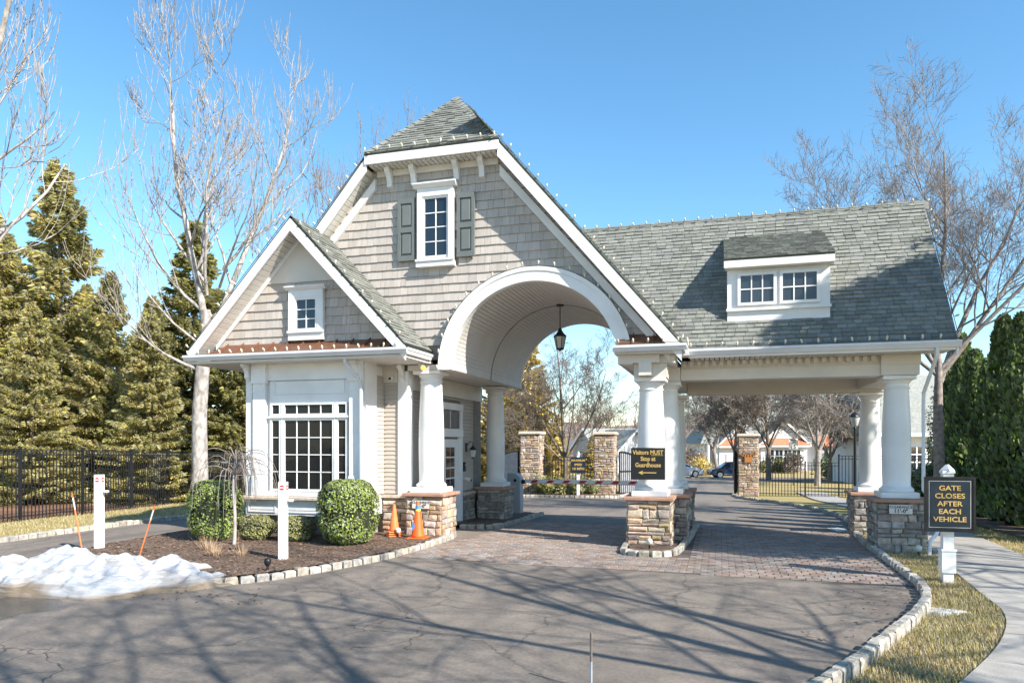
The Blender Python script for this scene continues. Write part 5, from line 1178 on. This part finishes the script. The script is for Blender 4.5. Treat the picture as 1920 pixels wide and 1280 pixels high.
# the tall pale tree left of the gatehouse
tree('tall pale bare tree with two stems left of the gatehouse', -19.7, 23.6, 'bark_pale', 11,
     [((.25, 0, 7.0), (-.12, 0, 1), 10.2, .15), ((.42, 0, 6.4), (.30, .1, 1), 10.6, .14), ((.1, .1, 9), (-.35, .3, 1), 6.5, .07), ((.3, 0, 8.2), (.1, -.5, 1), 7, .07)], WHIP,
     trunk=([(0, 0, -.3), (.02, 0, 1.5), (.0, 0, 3.5), (.12, 0, 5.2), (.2, 0, 6.0), (.3, 0, 6.9), (.24, 0, 7.6)], [.36, .3, .28, .26, .25, .22, .19]),
     low=[((.05, 0, 5.2), (-1, -.2, .42), 4.6, .075), ((.2, 0, 7.2), (1, -.1, .32), 5.4, .085), ((.1, 0, 7.6), (-1, .2, .75), 5.2, .08), ((.1, 0, 6.2), (-.7, -.6, .5), 4, .06), ((.3, 0, 8.6), (-.9, 0, .8), 5, .07), ((.9, 0, 9.2), (1, 0, .9), 4.6, .07), ((.8, 0, 8.5), (.6, -.8, .7), 4, .06)])
tree('bare tree reaching in at the upper left edge of the picture', -21.4, 13.6, 'bark_pale', 23,
     [((0, 0, 4.5), (.42, 0, 1), 11, .17), ((0, 0, 5), (-.2, .2, 1), 11, .17), ((0, 0, 5), (.15, -.5, 1), 9, .13)], WHIP, trunk=([(0, 0, -.3), (0, 0, 2.5), (0, 0, 5.2)], [.32, .27, .2]), low=[((0, 0, 4.6), (1, 0, .5), 5.5, .1), ((0, 0, 5.6), (1, .2, .75), 6.5, .11), ((0, 0, 6.4), (1, -.2, 1), 6.5, .1)])
tree('bare tree with upright shoots rising behind the main gable', -16.0, 28.5, 'bark_grey', 31, [((0, 0, 4), (.1, 0, 1), 10.5, .16), ((0, 0, 4), (.5, .1, 1), 9.8, .14), ((0, 0, 4), (-.4, 0, 1), 9, .13)], WHIP, trunk=([(0, 0, -.3), (0, 0, 4.3)], [.3, .24]))
RIGHT = dict(FINE); RIGHT.update(up=[.03, .07, .10, .12, .1], lr=[.56, .56, .58, .6], rm=.0055)
tree('large spreading bare tree behind the right end of the canopy', 6.1, 23.4, 'bark_grey', 47,
     [((0, 0, 4.6), (.05, 0, 1), 8.0, .12), ((.05, 0, 4.8), (.42, .1, 1), 7.6, .10), ((0, 0, 5.4), (-.34, .25, 1), 6.0, .08), ((.05, 0, 5.0), (.8, -.1, .9), 7.0, .09), ((0, .1, 5.4), (.3, .6, 1), 7, .08), ((0, 0, 5.2), (-.62, .1, 1), 6.6, .08), ((0, 0, 5.0), (-1, .1, .8), 5.4, .07), ((0, 0, 5.2), (.75, -.3, 1), 7.4, .08)], RIGHT, None, .86, trunk=([(0, 0, -.3), (.02, 0, 2), (-.02, 0, 4.0), (0, 0, 5.6)], [.21, .17, .15, .1]))
tree('bare pear tree framed by the arch behind the barrier', -8.35, 39.5, 'bark_dark', 53, [((0, 0, 1.6), (0, 0, 1), 6.4, .13), ((0, 0, 1.7), (.6, 0, 1), 5.4, .08), ((0, 0, 1.8), (-.65, .1, 1), 5.4, .08), ((0, 0, 1.8), (.2, -.6, 1), 5, .07), ((0, 0, 2.0), (-.2, .6, 1), 5, .07), ((0, 0, 1.6), (1, .1, .7), 4.4, .06), ((0, 0, 1.6), (-1, -.1, .7), 4.4, .06)], FINE, trunk=([(0, 0, -.2), (0, 0, 1.9)], [.17, .13]))
FAR = dict(FINE); FAR['rm'] = .012; BG = 'bare street trees seen under the canopy'
def street_tree(label, px, py, seed, s, bark='bark_grey', lean=.0):
    return tree(label, px, py, bark, seed, [((0, 0, 2.2), (lean, 0, 1), 6.2, .15), ((0, 0, 2.3), (.6, .2, 1), 5.6, .1), ((0, 0, 2.4), (-.6, -.2, 1), 5.6, .1), ((0, 0, 2.5), (.1, -.7, 1), 5, .09), ((0, 0, 2.4), (-.1, .7, 1), 5, .09)], FAR, BG, s, YAW, ([(-lean * 1.5, 0, -.2), (-lean * .6, 0, 1.2), (0, 0, 2.6)], [.24, .2, .16]))
def at(px, t): r = (px - 960) / 1340 * t; return (CT * r - ST * t, ST * r + CT * t)
for (px, t_, sd, s, bk, ln, lb) in ((1338, 82, 61, 1.15, 'bark_grey', -.35, 'leaning bare street tree above the parked blue car'), (1378, 70, 62, 1.05, 'bark_dark', 0, 'bare street tree just left of the plaque pillar'), (1441, 66, 63, 1.15, 'bark_dark', 0, 'bare street tree right of the plaque pillar'), (1534, 52, 64, 1.0, 'bark_grey', .05, 'pale thick bare tree on the lawn behind the footpath gate'), (1556, 60, 65, .8, 'bark_dark', .1, 'dark dense bare tree behind the pale lawn tree')):
    x, y = at(px, t_); street_tree(lb, x, y, sd, s, bk, ln)
SHADE = dict(seg=[6, 5, 4, 3], wob=[.06, .10, .12, .1], up=[.02, .0, -.02, 0], tap=[.3, .3, .3, .3], side=[6, 5, 4, 3], n=[8, 6, 5], f0=[.2, .2, .2], ang=[1.0, .95, .9], lr=[.58, .58, .6], rr=[.5, .48, .5], rm=.008)
# trees on the road side to the right, out of the frame: their branches shade the drive and the canopy
for i, (x, y, sd, hh) in enumerate(((7.6, 4.0, 71, 1.0), (12.3, 11.0, 72, .95), (15.5, 1.0, 73, 1.0), (5.4, -.4, 74, 1.0))):
    tree(('roadside bare tree nearest the canopy, right of the frame' if i == 1 else 'roadside bare tree beside the sidewalk, right of the frame' if i == 0 else 'roadside bare tree far to the right, outside the frame' if i == 2 else 'bare tree behind the viewer near the drive'), x, y, 'bark_grey', sd, [((0, 0, 3.0), (0, 0, 1), 8.5, .13), ((0, 0, 3.2), (.6, .2, 1), 7.5, .09), ((0, 0, 3.4), (-.65, -.1, 1), 7.5, .09), ((0, 0, 3.5), (.1, -.7, 1), 7, .08), ((0, 0, 3.4), (-.1, .7, 1), 7, .08)], SHADE, 'roadside trees outside the frame', hh, 0, ([(0, 0, -.2), (0, 0, 3.6)], [.24, .15]))
# weeping sapling in front of the bay
def weeper():
    x, y = -9.62, 12.55; t = thing('weeping_sapling', (x, y, .1), 'thin weeping sapling with drooping bare twigs before the left boxwood', 'tree', None, False)
    MB().tube([(0, 0, -.1), (.02, 0, .6), (-.02, 0, 1.2), (.03, 0, 1.75)], [.045, .034, .03, .026], 8).build('trunk', 'bark_pale', t, True)
    g = random.Random(4); mb = MB()
    for k in range(60):
        a = g.uniform(0, 6.28); rr = g.uniform(.25, .95); h0 = g.uniform(1.35, 1.8); up = g.uniform(-.05, .3); dn = g.uniform(.1, .95)
        pts = [V((.03, 0, h0)), V((math.cos(a) * rr * .4, math.sin(a) * rr * .4, h0 + up)), V((math.cos(a) * rr * .8, math.sin(a) * rr * .8, h0 + up * .6)), V((math.cos(a) * rr, math.sin(a) * rr, h0 - dn * .4)), V((math.cos(a) * rr * 1.05, math.sin(a) * rr * 1.05, h0 - dn))]
        mb.tube(smooth_path(pts, 3), [.010 * (1 - i / 14) + .002 for i in range(13)], 3)
    c = mb.build('crown', 'bark_grey', t, True); c['kind'] = 'stuff'
weeper()
# conifers
def conifer_mesh(seed, H, Rb, nb, ns, droop, leaf, zlo=.3):
    g = random.Random(seed); vs = []; fs = []; wood = MB()
    wood.tube([(0, 0, -.3), (0, 0, H * .5), (0, 0, H * .97)], [H * .016, H * .009, .01], 8)
    for k in range(nb):
        f = (k + g.random()) / nb; z = zlo + (H - zlo) * f ** 1.12; L = Rb * (1 - ((z - zlo) / (H - zlo))) ** .82 * g.uniform(.68, 1.12) + .15; a = g.uniform(0, 6.283)
        ca, sa = math.cos(a), math.sin(a); d0 = g.uniform(-.05, .25) - droop * (1 - f); pts = []
        for i in range(6):
            s = i / 5; r = L * s; pts.append(V((ca * r, sa * r, z + L * (d0 * s + .22 * s * s))))
        wood.tube(pts, [.03 * (1 - .8 * i / 5) * (L / Rb + .3) for i in range(6)], 3)
        n = int(ns * (L / Rb + .12))
        for q in range(n):
            s = g.uniform(.15, 1) ** .8; i = min(int(s * 5), 4); p = pts[i].lerp(pts[i + 1], s * 5 - i)
            side = g.choice((-1, 1)); sp = L * .26 * (1.1 - s) * g.random() + .05
            p = p + V((-sa, ca, 0)) * side * sp + V((0, 0, g.uniform(-.28, .05) * (.4 + droop)))
            d = V((ca * .7 - sa * side * .8, sa * .7 + ca * side * .8, g.uniform(-.75, .25))).normalized(); l_ = leaf * g.uniform(.6, 1.4)
            w = d.cross(V((g.gauss(0, 1), g.gauss(0, 1), g.gauss(0, .7)))).normalized() * l_ * .17
            b = len(vs); vs += [tuple(p - w * .5), tuple(p + d * l_ * .5 - w), tuple(p + d * l_), tuple(p + d * l_ * .5 + w), tuple(p + w * .5)]; fs.append((b, b + 1, b + 2, b + 3, b + 4))
    return wood, (vs, fs)
def conifer_proto(seed, m, *a):
    w, (vs, fs) = conifer_mesh(seed, *a); wm = w.mesh('trunk', True); wm.materials.append(MATS['bark_dark'])
    fm = bpy.data.meshes.new('foliage'); fm.from_pydata(vs, [], fs); fm.materials.append(MATS[m]); return wm, fm
def put(protos, name, label, x, y, s, rz_, cat='tree', group=None, sz=None):
    t = thing(name, (x, y, terr(y)), label, cat, group, False, rz_); t.scale = (s, s, sz or s)
    link('trunk', protos[0], None, t); c = link('crown', protos[1], None, t); c['kind'] = 'stuff'; return t
SPA = conifer_proto(1, 'spruce', 14, 3.6, 330, 360, .34, .22); SPB = conifer_proto(2, 'spruce_dark', 13, 3.5, 330, 360, .3, .22); SPC = conifer_proto(3, 'gold_conifer', 10, 2.6, 320, 240, .05, .22)
GC = 'tall conifers behind the black fence'
for (px, t_, pr, s, lb) in ((112, 33, SPA, 1.1, 'tallest yellow-green spruce behind the fence, pointed top against the sky'), (-20, 31, SPA, .9, 'spruce at the left picture edge behind the fence'), (205, 31, SPA, .70, 'shorter spruce between the tallest spruce and the pale bare tree'), (365, 40, SPB, 1.15, 'dark spruce right behind the pale two-stemmed tree'), (440, 37, SPB, .80, 'dark spruce half hidden by the bay gable'), (280, 28.5, SPA, .55, 'low spruce behind the fence left of the pale trunk'), (60, 27.5, SPA, .55, 'low broad spruce close behind the left fence'), (-110, 30, SPB, .95, 'dark spruce beyond the left picture edge'), (500, 42, SPB, .8, 'dark spruce behind the guard room'), (160, 38, SPA, .78, 'spruce filling the gap right of the tallest spruce'), (285, 37, SPA, .72, 'spruce left of the pale trunk, behind the low one'), (10, 37, SPA, .95, 'spruce just left of the tallest spruce, farther back')):
    x, y = at(px, t_); put(pr, 'spruce_tree', lb, x, y, s, px * .7, 'tree', GC)
for (px, t_, s, lb) in ((985, 47, 1.05, 'tall golden conifer rising behind the far left pillar'), (935, 44, .8, 'golden conifer beside the rear left column'), (1045, 60, .55, 'lower golden conifer behind the small black fence'), (1010, 43, .45, 'small golden conifer behind the far left pillar'), (1110, 66, .4, 'low golden conifer near the second far pillar')):
    x, y = at(px, t_); put(SPC, 'golden_conifer', lb, x, y, s, px * .3, 'tree', 'golden conifers beyond the arch')
# arborvitae hedge
def thuja_mesh(seed, H=5.6, Rm=.7, n=9000):
    g = random.Random(seed); vs = []; fs = []
    for k in range(n):
        f = g.random() ** .8; z = .1 + H * f; rad = Rm * min(1, (1 - f) ** .62 * 1.25) * (.85 + .15 * math.sin(f * 20 + seed)) + .03; a = g.uniform(0, 6.283); lump = 1 + .12 * math.sin(3 * a + 6 * f + seed) + .07 * math.sin(7 * a - 11 * f)
        r = rad * lump * g.uniform(.72, 1.04); p = V((math.cos(a) * r, math.sin(a) * r, z)); d = V((math.cos(a) * .5 + g.gauss(0, .25), math.sin(a) * .5 + g.gauss(0, .25), 1)).normalized(); l_ = g.uniform(.1, .22); w = d.cross(V((math.cos(a + g.gauss(0, .8)), math.sin(a + g.gauss(0, .8)), .2))).normalized() * l_ * .3
        b = len(vs); vs += [tuple(p - w * .4), tuple(p + d * l_ * .6 - w), tuple(p + d * l_), tuple(p + d * l_ * .6 + w), tuple(p + w * .4)]; fs.append((b, b + 1, b + 2, b + 3, b + 4))
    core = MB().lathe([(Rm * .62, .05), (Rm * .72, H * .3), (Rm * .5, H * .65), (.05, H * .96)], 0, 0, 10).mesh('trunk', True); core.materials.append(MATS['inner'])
    fm = bpy.data.meshes.new('foliage'); fm.from_pydata(vs, [], fs); fm.materials.append(MATS['thuja']); return core, fm
TH = [thuja_mesh(1), thuja_mesh(2), thuja_mesh(3)]
for i in range(9):
    y = 19.2 + i * 1.5; x = 8.15 + .05 * i
    nth = ('nearest', 'second nearest', 'third nearest', 'fourth nearest', 'fifth nearest', 'sixth nearest', 'seventh nearest', 'eighth nearest', 'farthest')[i]
    put(TH[i % 3], 'arborvitae', nth + ' arborvitae in the dark hedge row right of the sidewalk', x, y, .95 + .1 * math.sin(i * 2.3), i * 1.7, 'hedge tree', 'arborvitae hedge row', 1.0 + .12 * math.sin(i * 1.9 + 1))
# holly and evergreen shrubs at the right
def leafy(name, label, x, y, rx, H, n, leaf, m, seed, cat='shrub', group=None, z0=0, zr=(.2, .85)):
    g = random.Random(seed); vs = []; fs = []
    blobs = [(g.uniform(-.5, .5) * rx, g.uniform(-.5, .5) * rx, H * g.uniform(*zr), rx * g.uniform(.35, .6)) for _ in range(14)]
    for k in range(n):
        bx, by, bz, br = g.choice(blobs); v = V((g.gauss(0, 1), g.gauss(0, 1), g.gauss(0, 1))).normalized() * br * g.uniform(.75, 1.05); p = V((bx, by, bz)) + V((v.x, v.y, v.z * 1.1))
        if p.z < .03: continue
        nn = (v.normalized() + V((g.gauss(0, .5), g.gauss(0, .5), g.gauss(.2, .5)))).normalized(); u = nn.orthogonal().normalized(); u.rotate(Matrix.Rotation(g.uniform(0, 6.28), 3, nn)); w = nn.cross(u); l_ = leaf * g.uniform(.6, 1.3)
        b = len(vs); vs += [tuple(p - u * l_), tuple(p - w * l_ * .45), tuple(p + u * l_), tuple(p + w * l_ * .45)]; fs.append((b, b + 1, b + 2, b + 3))
    t = thing(name, (x, y, terr(y) + z0), label, cat, group, False); me = bpy.data.meshes.new('foliage'); me.from_pydata(vs, [], fs); c = link('foliage', me, m, t); c['kind'] = 'stuff'
    MB().tube([(0, 0, -.1), (0, 0, H * .6)], [.06, .02], 6).build('stem', 'bark_dark', t); return t
leafy('holly_tree', 'broad evergreen right of the frame that shades the canopy roof end', 10.0, 13.2, 2.9, 12.2, 20000, .15, 'holly', 77, 'tree', zr=(.5, .9))
x, y = at(1795, 38); leafy('holly_tree', 'glossy holly tree left of the dark hedge row', x, y, 1.6, 6.4, 7000, .09, 'holly', 5, 'tree')
x, y = at(1850, 42); leafy('holly_tree', 'yellowish evergreen tree rising over the hedge row', x, y, 1.9, 8.2, 7000, .1, 'gold_conifer', 6, 'tree')
for i, (px, t_, r_, h_, lb) in enumerate(((1752, 25.5, .9, 1.5, 'dark laurel shrub behind the gate sign'), (1735, 29, .9, 1.5, 'dark laurel shrub behind the right column'), (1782, 27.5, 1.0, 1.7, 'dark laurel shrub at the foot of the hedge row'))):
    x, y = at(px, t_); leafy('laurel_shrub', lb, x, y, r_, h_, 3500, .09, 'holly', 20 + i, 'shrub', 'dark laurel shrubs')
for i, (px, t_, r_, h_, m, lb) in enumerate(((1017, 35.0, .6, .75, 'boxwood_low', 'first rounded shrub in the far bed, beside the left pillar'), (1044, 35.0, .6, .8, 'boxwood_low', 'second rounded shrub in the far bed behind the barrier arm'), (1077, 35.2, .6, .75, 'boxwood_low', 'third rounded shrub in the far bed, by its stake'), (1106, 35.4, .55, .65, 'boxwood_low', 'fourth rounded shrub in the far bed, behind the speed sign'),
    (1318, 80, 1.6, 1.5, 'gold_conifer', 'yellow hedge shrub behind the parked cars'), (1302, 84, 1.8, 3.2, 'straw', 'pale leafless shrub behind the white car'), (1440, 88, 1.2, 1.4, 'boxwood_low', 'green shrub below the bungalow window'), (1462, 88, 1.2, 1.4, 'boxwood_low', 'green shrub beside the bungalow bay'), (1487, 86, 1.5, 2.4, 'bark_dark', 'reddish brown shrub before the bungalow'), (1560, 68, 2.0, 2.2, 'thuja', 'dark evergreen mass behind the footpath fence'), (1590, 66, 2.0, 2.4, 'thuja', 'dark evergreen mass right of the footpath fence'))):
    x, y = at(px, t_); leafy('round_shrub', lb, x, y, r_, h_, 2200, .06 if t_ < 50 else .14, m, 40 + i, 'shrub', None, .1 if t_ < 50 else 0)
# far brown wood
def wood():
    g = random.Random(9); mb = MB(); P = dict(seg=[3, 3, 2], wob=[.06, .12, .12], up=[.05, .12, .1], tap=[.4, .3, .3], side=[4, 3, 3], n=[10, 7], f0=[.2, .15], ang=[.7, .7], lr=[.5, .5], rr=[.5, .5])
    for k in range(150):
        px = g.uniform(880, 1720); t_ = g.uniform(150, 260); x, y = at(px, t_); H = g.uniform(9, 14) * t_ / 190
        mb.tube([(x, y, -2), (x, y, H * .3)], [.35, .25], 4); grow(mb, V((x, y, H * .25 - 1.5)), V((g.gauss(0, .1), g.gauss(0, .1), 1)).normalized(), H * .75, .25, 0, P, g)
    o = struct(mb.build('far_wood', 'farwood'), 'stuff'); tag(o, 'distant brown leafless wood behind the houses', 'woodland')
wood()
def hill():
    vs = []; fs = []; n = 60
    for i in range(n + 1):
        px = 700 + 1200 * i / n
        for j, (t_, h) in enumerate(((170, -1.4), (200, 3.5 + math.sin(i * .7)), (250, 8 + 1.5 * math.sin(i * .43)), (330, 9.5 + math.sin(i * .3)))):
            x, y = at(px, t_); vs.append((x, y, h))
    for i in range(n):
        for j in range(3): a = i * 4 + j; fs.append((a, a + 4, a + 5, a + 1))
    struct(MB().add(vs, fs).build('wooded_hill', 'farwood', None, True))
hill()
# grass blades on the near verge and the strips
def blades(name, label, poly, n, h, seed, m='blade'):
    g = np.random.default_rng(seed); P = np.array(poly, dtype=float); lo, hi = P.min(0), P.max(0); got = []; cnt = 0
    while cnt < n:
        q = g.uniform(lo, hi, (n, 2)); ins = np.zeros(n, bool)
        for i in range(len(P)):
            (x1, y1), (x2, y2) = P[i], P[i - 1]
            if y1 == y2: continue
            c_ = ((y1 > q[:, 1]) != (y2 > q[:, 1])) & (q[:, 0] < (x2 - x1) * (q[:, 1] - y1) / (y2 - y1) + x1); ins ^= c_
        got.append(q[ins]); cnt += int(ins.sum())
        if len(got) > 60: break
    q = np.concatenate(got)[:n]; n = len(q)
    a = g.uniform(0, 6.283, n); L = h * g.uniform(.4, 1.2, n); le = g.uniform(.2, 1.25, n); w = .0035 + .0025 * g.random(n); c_, s_ = np.cos(a), np.sin(a)
    z = np.where(q[:, 1] < 15.5, 0, -.022 * (q[:, 1] - 15.5)) - .02; vs = np.zeros((n, 3, 3))
    vs[:, 0] = np.stack([q[:, 0] - s_ * w, q[:, 1] + c_ * w, z], 1); vs[:, 1] = np.stack([q[:, 0] + s_ * w, q[:, 1] - c_ * w, z], 1)
    vs[:, 2] = np.stack([q[:, 0] + c_ * L * np.sin(le), q[:, 1] + s_ * L * np.sin(le), z + L * np.cos(le) + .01], 1); vs = vs.reshape(-1, 3)
    me = bpy.data.meshes.new(name); me.from_pydata(vs.tolist(), [], [(3 * i, 3 * i + 1, 3 * i + 2) for i in range(n)])
    o = struct(link(name, me, m), 'stuff'); tag(o, label, 'grass')
vk = [p for p in KERB_R if 4.2 < p.y < 22]; vs_ = [p for p in SWL if 4.0 < p.y < 22]
blades('verge_grass', 'dry straw-green grass of the verge between kerb and sidewalk', [(p.x + .1, p.y) for p in vk] + [(p.x, p.y) for p in vs_[::-1]], 60000, .075, 1)
blades('lawn_grass', 'dry lawn grass between the sidewalk and the hedge', [(p.x, p.y) for p in SWR if 10 < p.y < 30] + [(7.4, 29), (7.2, 17), (9, 12)], 14000, .08, 2)
blades('strip_grass', 'dry grass strip between the exit lane and the black fence', [(-15.45, 8), (-15.45, 21), (-16.4, 26), (-21.5, 27.6), (-20.4, 22.8), (-19, 15.6), (-18.3, 8)], 26000, .09, 3)
